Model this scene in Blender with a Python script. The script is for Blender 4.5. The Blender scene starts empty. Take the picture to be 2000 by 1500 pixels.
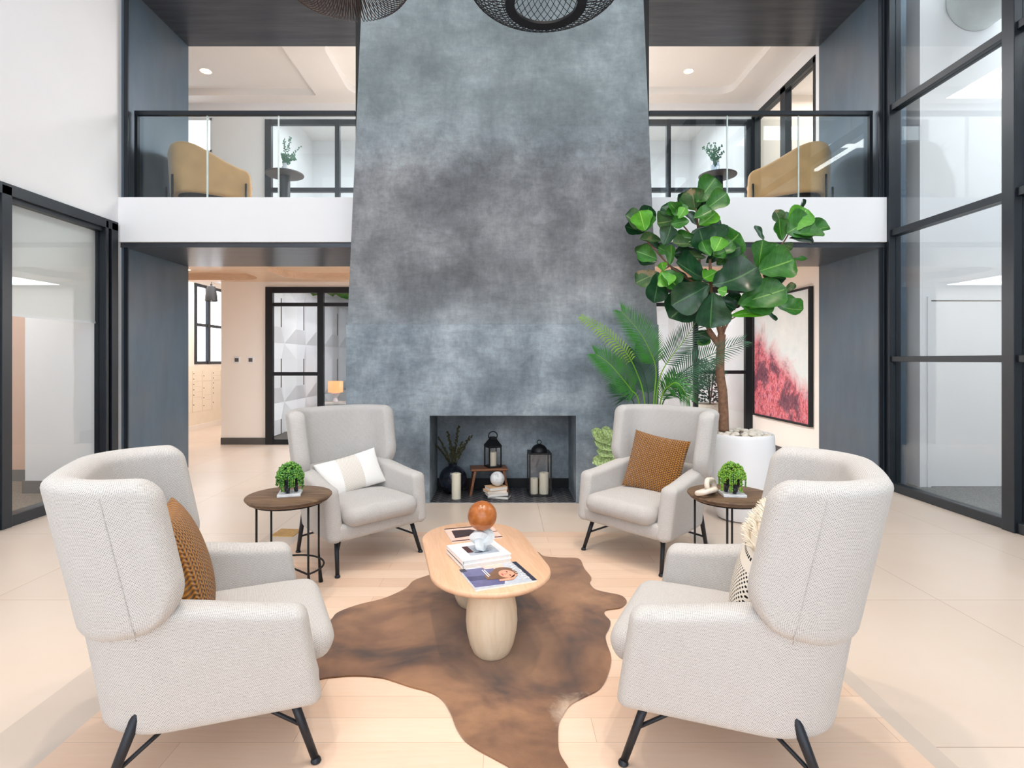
import bpy, bmesh, math, random
from mathutils import Vector, Matrix, Euler
PI = math.pi
R = math.radians
SC = bpy.context.scene
COL = SC.collection

# ------------------------------------------------------------------ camera
F = 1080.0            # focal length in pixels of the 2000 x 1500 frame
HX, HY = 985.0, 703.0  # vanishing point
EYE = 1.45
cam_d = bpy.data.cameras.new('camera'); cam = bpy.data.objects.new('camera', cam_d); COL.objects.link(cam)
cam.location = (0, 0, EYE); cam.rotation_euler = (PI/2, 0, 0)
cam_d.sensor_width = 36.0; cam_d.lens = 36.0*F/2000.0
cam_d.shift_x = (1000-HX)/2000.0; cam_d.shift_y = -(750-HY)/2000.0
cam_d.clip_start = 0.05; cam_d.clip_end = 200
SC.camera = cam

# ------------------------------------------------------------------ view
SC.view_settings.view_transform = 'Standard'
SC.view_settings.look = 'None'
SC.view_settings.gamma = 1.0
SC.view_settings.use_curve_mapping = False
SC.view_settings.exposure = -0.06
SC.cycles.use_denoising = True
SC.cycles.max_bounces = 10
SC.cycles.diffuse_bounces = 5
SC.cycles.glossy_bounces = 4
SC.cycles.transmission_bounces = 6
SC.cycles.transparent_max_bounces = 24
SC.cycles.sample_clamp_indirect = 6.0
SC.cycles.caustics_reflective = False
SC.cycles.caustics_refractive = False

# ------------------------------------------------------------------ sky and lights
world = bpy.data.worlds.new('sky'); SC.world = world; world.use_nodes = True
wb = world.node_tree.nodes['Background']
wb.inputs['Color'].default_value = (0.80, 0.90, 1.0, 1); wb.inputs['Strength'].default_value = 1.6

def area(name, loc, size, rot, watts, col=(1, 1, 1), spread=180):
    d = bpy.data.lights.new(name, 'AREA'); d.shape = 'RECTANGLE'; d.size, d.size_y = size
    d.energy = watts; d.color = col; d.spread = R(spread)
    o = bpy.data.objects.new(name, d); COL.objects.link(o); o.location = loc; o.rotation_euler = rot
    return o
def spot(name, loc, target, watts, col, deg=70, blend=0.5, rad=0.06):
    d = bpy.data.lights.new(name, 'SPOT'); d.energy = watts; d.color = col; d.spot_size = R(deg); d.spot_blend = blend
    d.shadow_soft_size = rad
    o = bpy.data.objects.new(name, d); COL.objects.link(o); o.location = loc
    o.rotation_euler = (Vector(target)-Vector(loc)).to_track_quat('-Z', 'Y').to_euler()
    return o
DAY = (0.86, 0.93, 1.0); WARM = (1.0, 0.86, 0.72); SOFT = (1.0, 0.93, 0.86)
# daylight of the tall front windows behind the camera
area('window_daylight', (0, -3.85, 3.6), (8.0, 6.6), (R(90), 0, 0), 300, DAY)
# added soft overhead fill for the lobby, above the view
for x in (-2.1, 2.1):
    area('lobby_overhead_fill', (x, 1.2, 7.1), (2.4, 3.2), (0, 0, 0), 90, (1, .97, .94))
for x, y in ((-1.3, 3.5), (1.3, 3.5), (-0.9, 1.8), (0.9, 1.8)):
    spot('lobby_downlight', (x, y, 7.05), (x*.9, y+.1, 0), 300, (1.0, .84, .70), 62, .7, .09)
# added fill: hall and gallery lights hidden behind the chimney, and the rooms beyond
area('hall_fill_light', (0, 8.5, 2.70), (2.6, 1.4), (0, 0, 0), 270, (.96, .98, 1))
area('gallery_fill_light', (0, 8.4, 5.80), (2.6, 1.6), (0, 0, 0), 290, (1, .98, .96))
area('mail_room_light', (-5.6, 10.6, 3.10), (1.6, 1.4), (0, 0, 0), 46, (1, .96, .93))
area('lounge_light', (-2.4, 11.6, 3.10), (2.4, 2.6), (0, 0, 0), 620, (.98, .97, 1))
area('study_light', (2.2, 11.0, 3.10), (3.0, 1.6), (0, 0, 0), 380, (.98, .98, 1))
area('upper_room_light', (0, 11.2, 6.3), (8.0, 2.0), (0, 0, 0), 150, (.95, .97, 1))
area('left_office_light', (-5.9, 4.6, 2.95), (1.6, 2.4), (0, 0, 0), 46, (1, .96, .93))
area('right_corridor_light', (6.2, 4.0, 6.3), (2.4, 3.6), (0, 0, 0), 125, (.86, .95, 1))
area('gallery_side_room_light', (5.4, 8.4, 5.9), (1.2, 1.8), (0, 0, 0), 40, (1, .9, .8))

# ------------------------------------------------------------------ helpers
def px(x, y, Y):
    """the place at depth Y that the photograph shows at (x, y)"""
    return Vector(((x-HX)*Y/F, Y, EYE-(y-HY)*Y/F))
def pz(x, y, z):
    Y = (EYE-z)*F/(y-HY)
    return Vector(((x-HX)*Y/F, Y, z))

class MB:
    def __init__(s): s.bm = bmesh.new(); s.uv = s.bm.loops.layers.uv.new('UVMap')
    def add(s, bm2, M=None):
        if M is not None: bm2.transform(M)
        me = bpy.data.meshes.new('tmp'); bm2.to_mesh(me); bm2.free()
        s.bm.from_mesh(me); bpy.data.meshes.remove(me)
        return s
    def box(s, c, d, rot=None, bevel=0, seg=2, mi=0):
        b = bmesh.new(); bmesh.ops.create_cube(b, size=1.0)
        bmesh.ops.scale(b, vec=d, verts=b.verts)
        if bevel: bmesh.ops.bevel(b, geom=b.edges[:], offset=bevel, segments=seg, profile=0.5, affect='EDGES')
        for f in b.faces: f.material_index = mi
        M = Matrix.Translation(c)
        if rot: M = M @ Euler(rot).to_matrix().to_4x4()
        return s.add(b, M)
    def span(s, x0, x1, y0, y1, z0, z1, bevel=0, mi=0):
        return s.box(((x0+x1)/2, (y0+y1)/2, (z0+z1)/2), (abs(x1-x0), abs(y1-y0), abs(z1-z0)), None, bevel, 2, mi)
    def tube(s, pts, rad, n=10, caps=True, mi=0, sides=None):
        pts = [Vector(p) for p in pts]
        if not isinstance(rad, (list, tuple)): rad = [rad]*len(pts)
        rings = []; up = None; bm = s.bm
        for i, p in enumerate(pts):
            t = (pts[min(i+1, len(pts)-1)]-pts[max(i-1, 0)])
            if t.length < 1e-9: t = Vector((0, 0, 1))
            t.normalize()
            if up is None:
                up = t.cross(Vector((0, 0, 1)))
                if up.length < .05: up = t.cross(Vector((0, 1, 0)))
            up = (up-t*up.dot(t)).normalized(); w = t.cross(up)
            rings.append([bm.verts.new(p+(up*math.cos(2*PI*k/n)+w*math.sin(2*PI*k/n))*rad[i]) for k in range(n)])
        for a, b in zip(rings, rings[1:]):
            for k in range(n):
                f = bm.faces.new((a[k], b[k], b[(k+1) % n], a[(k+1) % n])); f.material_index = mi
        if caps:
            for r in (rings[0][::-1], rings[-1]):
                f = bm.faces.new(r[::-1]); f.material_index = mi
        return s
    def loop_tube(s, pts, rad, n=8, twist=0):
        """closed tube"""
        pts = [Vector(p) for p in pts]; N = len(pts); bm = s.bm; rings = []
        up = Vector((0, 0, 1)).cross(pts[1]-pts[0])
        if up.length < 1e-6: up = Vector((1, 0, 0))
        for i, p in enumerate(pts):
            t = (pts[(i+1) % N]-pts[i-1]).normalized()
            up = (up-t*up.dot(t)).normalized(); w = t.cross(up)
            rings.append([bm.verts.new(p+(up*math.cos(2*PI*k/n)+w*math.sin(2*PI*k/n))*rad) for k in range(n)])
        for i in range(N):
            a, b = rings[i], rings[(i+1) % N]; sh = 0
            if i == N-1:
                sh = min(range(n), key=lambda q: (a[0].co-b[q].co).length)
            for k in range(n):
                bm.faces.new((a[k], b[(k+sh) % n], b[(k+1+sh) % n], a[(k+1) % n]))
        return s
    def lathe(s, prof, n=32, c=(0, 0, 0), caps=True, mi=0, M=None):
        b = bmesh.new(); rings = []
        for r, z in prof: rings.append([b.verts.new((r*math.cos(2*PI*k/n), r*math.sin(2*PI*k/n), z)) for k in range(n)])
        for a, c2 in zip(rings, rings[1:]):
            for k in range(n): b.faces.new((a[k], a[(k+1) % n], c2[(k+1) % n], c2[k]))
        if caps:
            if prof[0][0] > 1e-4: b.faces.new(rings[0][::-1])
            if prof[-1][0] > 1e-4: b.faces.new(rings[-1])
        bmesh.ops.remove_doubles(b, verts=b.verts, dist=1e-6)
        for f in b.faces: f.material_index = mi
        T = Matrix.Translation(c)
        return s.add(b, T @ M if M else T)
    def ball(s, c, r, rot=None, u=20, v=12, mi=0):
        b = bmesh.new(); bmesh.ops.create_uvsphere(b, u_segments=u, v_segments=v, radius=1)
        if not isinstance(r, (tuple, list)): r = (r, r, r)
        bmesh.ops.scale(b, vec=r, verts=b.verts)
        for f in b.faces: f.material_index = mi
        M = Matrix.Translation(c)
        if rot: M = M @ Euler(rot).to_matrix().to_4x4()
        return s.add(b, M)
    def ico(s, c, r, sub=1, rot=None, mi=0):
        b = bmesh.new(); bmesh.ops.create_icosphere(b, subdivisions=sub, radius=1)
        if not isinstance(r, (tuple, list)): r = (r, r, r)
        bmesh.ops.scale(b, vec=r, verts=b.verts)
        for f in b.faces: f.material_index = mi
        M = Matrix.Translation(c)
        if rot: M = M @ Euler(rot).to_matrix().to_4x4()
        return s.add(b, M)
    def grid(s, fn, A, B, mi=0, uv=True, uvf=None):
        """fn(a, b) -> point for a in A, b in B"""
        bm = s.bm; V = [[bm.verts.new(fn(a, b)) for b in B] for a in A]
        for i in range(len(A)-1):
            for j in range(len(B)-1):
                f = bm.faces.new((V[i][j], V[i+1][j], V[i+1][j+1], V[i][j+1])); f.material_index = mi
                if uv:
                    for l, (p, q) in zip(f.loops, ((i, j), (i+1, j), (i+1, j+1), (i, j+1))): l[s.uv].uv = uvf(A[p], B[q]) if uvf else (A[p], B[q])
        return V
    def prism(s, poly, z0, z1, mi=0, holes=()):
        """flat polygon (xy list, optional holes) raised from z0 to z1"""
        b = bmesh.new(); es = []
        for lp in [poly]+list(holes):
            vs = [b.verts.new((x, y, z0)) for x, y in lp]
            es += [b.edges.new((vs[i], vs[(i+1) % len(vs)])) for i in range(len(vs))]
        bmesh.ops.triangle_fill(b, use_beauty=True, use_dissolve=False, edges=es)
        fs = b.faces[:]
        r = bmesh.ops.extrude_face_region(b, geom=fs)
        bmesh.ops.translate(b, vec=(0, 0, z1-z0), verts=[g for g in r['geom'] if isinstance(g, bmesh.types.BMVert)])
        bmesh.ops.recalc_face_normals(b, faces=b.faces)
        for f in b.faces: f.material_index = mi
        return s.add(b)
    def flat(s, pts, mi=0):
        f = s.bm.faces.new([s.bm.verts.new(p) for p in pts]); f.material_index = mi
        return s
    def boxuv(s):
        """plain projected coordinates, in metres, for faces that have none"""
        for f in s.bm.faces:
            if all(l[s.uv].uv.length < 1e-9 for l in f.loops):
                n = f.normal if f.normal.length > .1 else Vector((0, 0, 1)); f.normal_update(); n = f.normal
                ax = max(range(3), key=lambda k: abs(n[k])); a, b = ((1, 2), (0, 2), (0, 1))[ax]
                for l in f.loops: l[s.uv].uv = (l.vert.co[a]+.0013, l.vert.co[b]+.0017)
        return s
    def build(s, name, mats, parent=None, smooth=35, weld=0, recalc=False):
        bm = s.bm
        if weld: bmesh.ops.remove_doubles(bm, verts=bm.verts, dist=weld)
        if recalc: bmesh.ops.recalc_face_normals(bm, faces=bm.faces)
        if smooth:
            for f in bm.faces: f.smooth = True
            lim = R(smooth)
            for e in bm.edges:
                if len(e.link_faces) == 2 and e.calc_face_angle(0) > lim: e.smooth = False
        me = bpy.data.meshes.new(name); bm.to_mesh(me); bm.free()
        for m in (mats if isinstance(mats, (list, tuple)) else [mats]): me.materials.append(m)
        o = bpy.data.objects.new(name, me); COL.objects.link(o)
        if parent: o.parent = parent
        return o

def tag(o, label=None, cat=None, group=None, kind=None):
    if label: o['label'] = label
    if cat: o['category'] = cat
    if group: o['group'] = group
    if kind: o['kind'] = kind
    return o
def thing(name, label, cat, loc=(0, 0, 0), rz=0, group=None):
    o = bpy.data.objects.new(name, None); COL.objects.link(o); o.empty_display_size = .1
    o.location = loc; o.rotation_euler = (0, 0, rz)
    return tag(o, label, cat, group)
def struct(name, mb, m, parent=None, **k):
    o = mb.build(name, m, parent, **k)
    if not parent: o['kind'] = 'structure'
    return o
KIDS = {}
def dup(root, loc, rz=None, label=None, group=None):
    r = root.copy(); COL.objects.link(r); r.location = loc
    if rz is not None: r.rotation_euler = (0, 0, rz)
    if label: r['label'] = label
    if group: r['group'] = group
    for ch in list(root.children):
        c = ch.copy(); COL.objects.link(c); c.parent = r
        for g in ch.children:
            d = g.copy(); COL.objects.link(d); d.parent = c
    return r

# ------------------------------------------------------------------ materials
def lin(c):
    return tuple(((v/255)/12.92 if v/255 <= .04045 else ((v/255+.055)/1.055)**2.4) for v in c[:3])+(1,)
class NT:
    def __init__(s, name):
        s.m = bpy.data.materials.new(name); s.m.use_nodes = True; s.t = s.m.node_tree
        s.b = s.t.nodes['Principled BSDF']; s.out = s.t.nodes['Material Output']
    def n(s, typ, **k):
        nd = s.t.nodes.new(typ)
        for a, v in k.items():
            if a.startswith('i_'):
                key = a[2:]; key = int(key) if key.isdigit() else key.replace('_', ' ')
                nd.inputs[key].default_value = v
            else: setattr(nd, a, v)
        return nd
    def l(s, a, b): s.t.links.new(a, b)
    def coord(s, which='Object', scale=(1, 1, 1), rot=(0, 0, 0), loc=(0, 0, 0)):
        c = s.n('ShaderNodeTexCoord'); mp = s.n('ShaderNodeMapping')
        mp.inputs['Scale'].default_value = scale; mp.inputs['Rotation'].default_value = rot; mp.inputs['Location'].default_value = loc
        s.l(c.outputs[which], mp.inputs['Vector']); return mp.outputs['Vector']
    def noise(s, vec, scale, detail=4, rough=.55, dist=0):
        nd = s.n('ShaderNodeTexNoise'); nd.inputs['Scale'].default_value = scale; nd.inputs['Detail'].default_value = detail
        nd.inputs['Roughness'].default_value = rough; nd.inputs['Distortion'].default_value = dist
        s.l(vec, nd.inputs['Vector']); return nd.outputs['Fac']
    def ramp(s, fac, stops, interp='LINEAR'):
        r = s.n('ShaderNodeValToRGB'); e = r.color_ramp.elements; r.color_ramp.interpolation = interp
        while len(e) < len(stops): e.new(.5)
        for el, (p, c) in zip(e, stops):
            el.position = p; el.color = c if len(c) == 4 else lin(c)
        s.l(fac, r.inputs['Fac']); return r.outputs['Color']
    def gr(s, fac, stops): return s.ramp(fac, [(p, tuple(v/255 for v in c)+(1,)) for p, c in stops])
    def mix(s, fac, a, b, mode='MIX'):
        m = s.n('ShaderNodeMix'); m.data_type = 'RGBA'; m.blend_type = mode
        for v, i in ((fac, 0), (a, 6), (b, 7)):
            if hasattr(v, 'links'): s.l(v, m.inputs[i])
            elif i == 0: m.inputs[0].default_value = v
            else: m.inputs[i].default_value = v
        return m.outputs[2]
    def math(s, op, a, b=0, clamp=False):
        m = s.n('ShaderNodeMath'); m.operation = op; m.use_clamp = clamp
        for v, i in ((a, 0), (b, 1)):
            if hasattr(v, 'links'): s.l(v, m.inputs[i])
            else: m.inputs[i].default_value = v
        return m.outputs[0]
    def bump(s, h, strength=.3, dist=.01):
        b = s.n('ShaderNodeBump'); b.inputs['Strength'].default_value = strength; b.inputs['Distance'].default_value = dist
        s.l(h, b.inputs['Height']); s.l(b.outputs['Normal'], s.b.inputs['Normal'])
    def col(s, v):
        if hasattr(v, 'links'): s.l(v, s.b.inputs['Base Color'])
        else: s.b.inputs['Base Color'].default_value = v
    def set(s, rough=.5, metal=0, spec=.5, sheen=0, trans=0, coat=0):
        b = s.b.inputs; b['Roughness'].default_value = rough; b['Metallic'].default_value = metal
        b['Specular IOR Level'].default_value = spec; b['Sheen Weight'].default_value = sheen
        b['Transmission Weight'].default_value = trans; b['Coat Weight'].default_value = coat
        return s
def plain(name, c, rough=.5, metal=0, spec=.5, var=.06, scale=8, bump=0, sheen=0):
    t = NT(name); v = t.coord('Object'); f = t.noise(v, scale, 5)
    c1 = lin(c); lo = tuple(x*(1-var) for x in c1[:3])+(1,); hi = tuple(min(1, x*(1+var)) for x in c1[:3])+(1,)
    t.col(t.ramp(f, [(.3, lo), (.7, hi)])); t.set(rough, metal, spec, sheen)
    if bump: t.bump(t.noise(v, scale*6, 4), bump, .003)
    return t.m
def emit(name, c, strength):
    t = NT(name); t.col(lin(c)); t.b.inputs['Emission Color'].default_value = lin(c); t.b.inputs['Emission Strength'].default_value = strength
    return t.m
def pane_mat(name, tint=(.93, .97, .98), boost=1.0, rough=0.0):
    t = NT(name); t.t.nodes.remove(t.b)
    tr = t.n('ShaderNodeBsdfTransparent'); tr.inputs['Color'].default_value = tint+(1,)
    gl = t.n('ShaderNodeBsdfGlossy'); gl.inputs['Roughness'].default_value = rough; gl.inputs['Color'].default_value = (.95, .98, 1, 1)
    lw = t.n('ShaderNodeLayerWeight'); lw.inputs['Blend'].default_value = .5
    fr = t.math('ADD', t.math('MULTIPLY', t.math('POWER', lw.outputs['Facing'], 5.0), .9), .030)
    mx = t.n('ShaderNodeMixShader'); t.l(t.math('MULTIPLY', fr, boost, True), mx.inputs[0])
    t.l(tr.outputs[0], mx.inputs[1]); t.l(gl.outputs[0], mx.inputs[2]); t.l(mx.outputs[0], t.out.inputs['Surface'])
    return t.m

M = {}
M['white'] = plain('white_paint', (238, 238, 240), .75, var=.012, scale=1.5)
M['fascia'] = plain('white_fascia_paint', (243, 244, 246), .7, var=.01, scale=1.5)
M['cream'] = plain('cream_paint', (241, 233, 225), .75, var=.012, scale=1.5)
M['tan'] = plain('warm_lit_paint', (214, 170, 145), .7, var=.03, scale=1.5)  # warm light on the office back wall is put into this colour
M['offwhite'] = plain('offwhite_ceiling', (240, 238, 236), .8, var=.01, scale=1.5)
M['black'] = plain('black_steel', (26, 28, 32), .42, .3, var=.12, scale=12)
M['frame'] = plain('dark_frame', (34, 40, 47), .38, .35, var=.1, scale=6)
M['base'] = plain('charcoal_baseboard', (82, 78, 76), .6)
M['iron'] = plain('black_iron', (34, 32, 32), .5, .5, var=.3, scale=60, bump=.5)
M['legs'] = plain('black_powder_coat', (30, 33, 40), .42, .2, var=.1, scale=30)
M['glass'] = pane_mat('window_glass', (.965, .985, .99), 1.15)
M['rail_glass'] = pane_mat('railing_glass', (.93, .97, .975), 1.1)
M['lantern_glass'] = pane_mat('lantern_glass', (.985, .98, .98), .8)
M['clear_glass'] = pane_mat('clear_vase_glass', (.86, .9, .93), 1.4)
M['glass_edge'] = plain('glass_edge', (214, 226, 224), .2)
M['pot_white'] = plain('white_glazed_pot', (240, 242, 246), .35, var=.01)
M['pot_black'] = plain('black_ceramic', (30, 32, 40), .35, var=.1)
M['wax'] = plain('ivory_wax', (238, 232, 212), .5, var=.03, scale=20)
M['paper'] = plain('paper', (238, 236, 230), .8, var=.04, scale=60)
M['book_white'] = plain('white_cover', (244, 244, 246), .35, var=.01)
M['book_tan'] = plain('tan_cover', (222, 184, 146), .6)
M['book_dark'] = plain('dark_cover', (60, 56, 60), .5)
M['carpet'] = plain('grey_carpet', (120, 122, 122), .95, var=.5, scale=90, bump=.6)
M['carpet_brown'] = plain('brown_carpet', (128, 112, 96), .95, var=.5, scale=90, bump=.6)
M['dark_floor'] = plain('dark_floor', (70, 66, 62), .7)
M['brass'] = plain('brass', (214, 172, 96), .35, .8, var=.15, scale=30)
M['leather'] = plain('tan_suede', (196, 152, 102), .75, var=.1, scale=5, sheen=.3)
M['mauve'] = plain('dark_table_top', (62, 58, 62), .45)
M['soil'] = plain('dry_moss', (150, 126, 92), .95, var=.4, scale=50, bump=.8)
M['bark'] = plain('brown_bark', (132, 98, 76), .85, var=.3, scale=30, bump=.8)
M['mail'] = plain('cream_mailbox', (238, 226, 208), .5, var=.02)
M['lock'] = plain('brown_lock', (120, 100, 84), .5, .4)
M['bulb'] = emit('lamp_glow', (255, 236, 214), 6)
M['shade'] = emit('lit_linen_shade', (250, 176, 118), .75)
M['led'] = emit('led_line', (255, 250, 245), 14)
M['sky_pane'] = emit('daylit_frosted_pane', (240, 246, 255), 2.6)
M['duct'] = plain('painted_duct', (226, 232, 230), .6)
M['stone_cream'] = plain('cream_stone', (226, 214, 200), .7, var=.08, scale=30)
M['gold_fringe'] = plain('cream_yarn', (236, 226, 208), .9, var=.1, scale=60)

def m_metal():       # patinated steel cladding
    t = NT('patinated_steel'); v = t.coord('Object', (1, 1, .25)); w = t.coord('Object')
    a = t.noise(v, 5, 6, .6); b = t.noise(w, 1.1, 4)
    c = t.mix(t.ramp(b, [(.35, (0, 0, 0)), (.7, (255, 255, 255))]), t.ramp(a, [(.3, (74, 93, 110)), (.7, (84, 104, 121))]), t.ramp(a, [(.3, (88, 98, 107)), (.7, (99, 109, 118))]))
    t.col(c); t.set(.42, .35, .5)
    return t.m
M['metal'] = m_metal()
def m_soffit():
    t = NT('brushed_dark_steel'); v = t.coord('Object', (.1, 1, 1)); a = t.noise(v, 14, 6, .6)
    t.col(t.ramp(a, [(.3, (66, 70, 78)), (.7, (88, 91, 97))])); t.set(.3, .6)
    return t.m
M['soffit'] = m_soffit()
def m_plaster(name, lower=False):
    t = NT(name); v = t.coord('Object'); vh = t.coord('Object', (.7, 1, 2.6)); vv = t.coord('Object', (2.4, 1, .6))
    a = t.noise(v, 1.25, 5, .60, .15); b = t.noise(v, 3.4, 12, .78, .25); h1 = t.noise(vh, 7, 10, .78, .5); v1 = t.noise(vv, 8, 9, .76, .4); p = t.noise(v, 26, 6, .7)
    if lower: base = t.ramp(a, [(.30, (92, 103, 112)), (.44, (116, 128, 138)), (.55, (140, 152, 161)), (.68, (172, 183, 191))])
    else: base = t.ramp(a, [(.30, (92, 98, 104)), (.44, (114, 122, 128)), (.55, (136, 145, 151)), (.70, (162, 171, 176))])
    c = t.mix(.80, base, t.gr(b, [(.30, (84, 84, 86)), (.5, (128, 128, 128)), (.70, (176, 177, 179))]), 'OVERLAY')
    c = t.mix(.55, c, t.gr(h1, [(.32, (84, 84, 86)), (.48, (126, 126, 126)), (.66, (160, 161, 162))]), 'OVERLAY')
    c = t.mix(.45, c, t.gr(v1, [(.32, (88, 88, 88)), (.5, (128, 128, 128)), (.66, (158, 158, 158))]), 'OVERLAY')
    c = t.mix(.25, c, t.gr(p, [(.35, (96, 96, 96)), (.65, (160, 160, 160))]), 'OVERLAY')
    if not lower:      # the middle band is warmer and darker, the top bluer
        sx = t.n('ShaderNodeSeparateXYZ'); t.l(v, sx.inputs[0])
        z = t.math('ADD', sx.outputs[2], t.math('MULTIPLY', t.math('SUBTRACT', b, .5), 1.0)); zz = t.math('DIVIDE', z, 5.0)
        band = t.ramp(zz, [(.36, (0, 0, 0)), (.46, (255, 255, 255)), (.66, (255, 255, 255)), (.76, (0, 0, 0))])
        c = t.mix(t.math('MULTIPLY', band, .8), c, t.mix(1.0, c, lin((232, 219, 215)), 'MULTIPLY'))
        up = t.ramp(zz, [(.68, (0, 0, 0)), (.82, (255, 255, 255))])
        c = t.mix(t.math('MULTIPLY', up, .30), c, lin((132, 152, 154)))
    t.col(c); t.set(.55, 0, .4); t.bump(t.math('ADD', t.math('MULTIPLY', b, .6), t.math('ADD', t.math('MULTIPLY', h1, .5), t.math('MULTIPLY', v1, .4))), .45, .012)
    return t.m
M['plaster'] = m_plaster('trowelled_concrete'); M['plaster_lower'] = m_plaster('trowelled_concrete_blue', True)
def m_tile():
    t = NT('porcelain_floor_tile'); v = t.coord('Object', (1, 1, 1), (0, 0, 0), (1.955, -.80, 0))
    br = t.n('ShaderNodeTexBrick'); br.offset = 0.0; br.inputs['Scale'].default_value = 1
    br.inputs['Brick Width'].default_value = 1.145; br.inputs['Row Height'].default_value = 1.27; br.inputs['Mortar Size'].default_value = .0022
    br.inputs['Mortar Smooth'].default_value = 0.1
    br.inputs['Color1'].default_value = lin((225, 209, 194)); br.inputs['Color2'].default_value = lin((219, 202, 187)); br.inputs['Mortar'].default_value = lin((186, 160, 142))
    t.l(v, br.inputs['Vector']); a = t.noise(t.coord('Object'), 1.6, 6, .6)
    t.col(t.mix(.25, br.outputs['Color'], t.gr(a, [(.35, (110, 108, 106)), (.65, (146, 147, 148))]), 'OVERLAY'))
    t.set(.30, 0, .45); return t.m
M['tile'] = m_tile()
M['tile_band'] = plain('border_tile', (208, 193, 180), .32, var=.04, scale=2)
def m_oak():
    t = NT('pale_oak_planks'); v = t.coord('Object', (1, 1, 1), (0, 0, 0), (3.1, 3.77, 0))
    br = t.n('ShaderNodeTexBrick'); br.offset = 0.37; br.offset_frequency = 2; br.inputs['Scale'].default_value = 1
    br.inputs['Brick Width'].default_value = 1.15; br.inputs['Row Height'].default_value = .143; br.inputs['Mortar Size'].default_value = .0012
    br.inputs['Color1'].default_value = lin((236, 210, 188)); br.inputs['Color2'].default_value = lin((224, 192, 168)); br.inputs['Mortar'].default_value = lin((196, 164, 142)); br.inputs['Bias'].default_value = -.1
    t.l(v, br.inputs['Vector'])
    g = t.noise(t.coord('Object', (1.2, 14, 1)), 4, 6, .62, .6)
    t.col(t.mix(.3, br.outputs['Color'], t.gr(g, [(.3, (104, 100, 98)), (.7, (148, 150, 152))]), 'OVERLAY'))
    t.set(.38, 0, .4); return t.m
M['oak'] = m_oak()
def m_wood(name, c1, c2, scale=(1, 14, 14), rough=.45):
    t = NT(name); g = t.noise(t.coord('Object', scale), 2.6, 6, .6, 1.0); h = t.noise(t.coord('Object', scale), 12, 3)
    t.col(t.mix(.3, t.ramp(g, [(.3, c1), (.7, c2)]), t.gr(h, [(.3, (108, 108, 108)), (.7, (144, 144, 144))]), 'OVERLAY')); t.set(rough); return t.m
M['ash'] = m_wood('pale_ash', (212, 168, 134), (226, 186, 154), (14, 1.2, 14), .42)
M['ash_leg'] = m_wood('pale_ash_turned', (222, 200, 170), (236, 218, 192), (6, 6, .7), .5)
M['walnut'] = m_wood('walnut', (96, 58, 36), (148, 96, 62), (1.2, 12, 12), .45)
M['dark_wood'] = m_wood('weathered_wood', (70, 52, 38), (128, 102, 78), (1.6, 9, 9), .55)
M['wood_ceiling'] = m_wood('timber_ceiling', (214, 184, 156), (228, 202, 176), (1, 5, 5), .42)
M['ball_wood'] = m_wood('burnished_wood', (140, 76, 30), (186, 112, 54), (5, 5, 5), .22)
def m_fabric():
    t = NT('woven_oatmeal_fabric')
    v = t.coord('Object'); sx = t.n('ShaderNodeSeparateXYZ')
    n0 = t.noise(v, 60, 2); n2 = t.noise(v, 26, 4, .6); n1 = t.noise(v, 300, 1, .4)
    t.l(t.coord('UV'), sx.inputs[0])
    row = t.math('DIVIDE', sx.outputs[1], .0044)
    par = t.math('MULTIPLY', t.math('FLOOR', t.math('ADD', row, .25)), PI)
    u = t.math('ADD', t.math('MULTIPLY', sx.outputs[0], 2*PI/.0060), t.math('ADD', par, t.math('MULTIPLY', n0, 2.0)))
    w = t.math('MULTIPLY', t.math('ADD', t.math('MULTIPLY', t.math('SINE', u), .5), .5), t.math('ADD', t.math('MULTIPLY', t.math('SINE', t.math('MULTIPLY', row, 2*PI)), .5), .5))
    f = t.math('ADD', w, t.math('MULTIPLY', t.math('SUBTRACT', n1, .5), .9))
    c = t.ramp(f, [(.0, (205, 202, 199)), (.42, (193, 190, 187)), (.85, (122, 122, 125))])
    c = t.mix(.2, c, t.gr(n2, [(.3, (112, 112, 112)), (.7, (142, 142, 142))]), 'OVERLAY')
    t.col(c); t.set(.92, 0, .2, .15); t.bump(t.math('SUBTRACT', n1, w), .45, .0022); return t.m
M['fabric'] = m_fabric()
def m_knit():
    t = NT('amber_chunky_knit'); v = t.coord('Object', (1, 1, 1))
    sx = t.n('ShaderNodeSeparateXYZ'); t.l(v, sx.inputs[0])
    u = t.math('MULTIPLY', sx.outputs[0], 2*PI/.0150); w = t.math('MULTIPLY', sx.outputs[2], 2*PI/.0175)
    w = t.math('ADD', w, t.math('MULTIPLY', t.math('SINE', t.math('MULTIPLY', u, .5)), 2.2))
    h = t.math('ADD', t.math('MULTIPLY', t.math('SINE', u), .5), t.math('MULTIPLY', t.math('SINE', w), .6))
    f = t.math('ADD', t.math('MULTIPLY', h, .42), .5)
    t.col(t.ramp(f, [(.05, (84, 48, 10)), (.45, (156, 98, 26)), (.9, (192, 132, 50))])); t.set(.8, 0, .25, .3); t.bump(h, 1.0, .006); return t.m
M['knit'] = m_knit()
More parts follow.
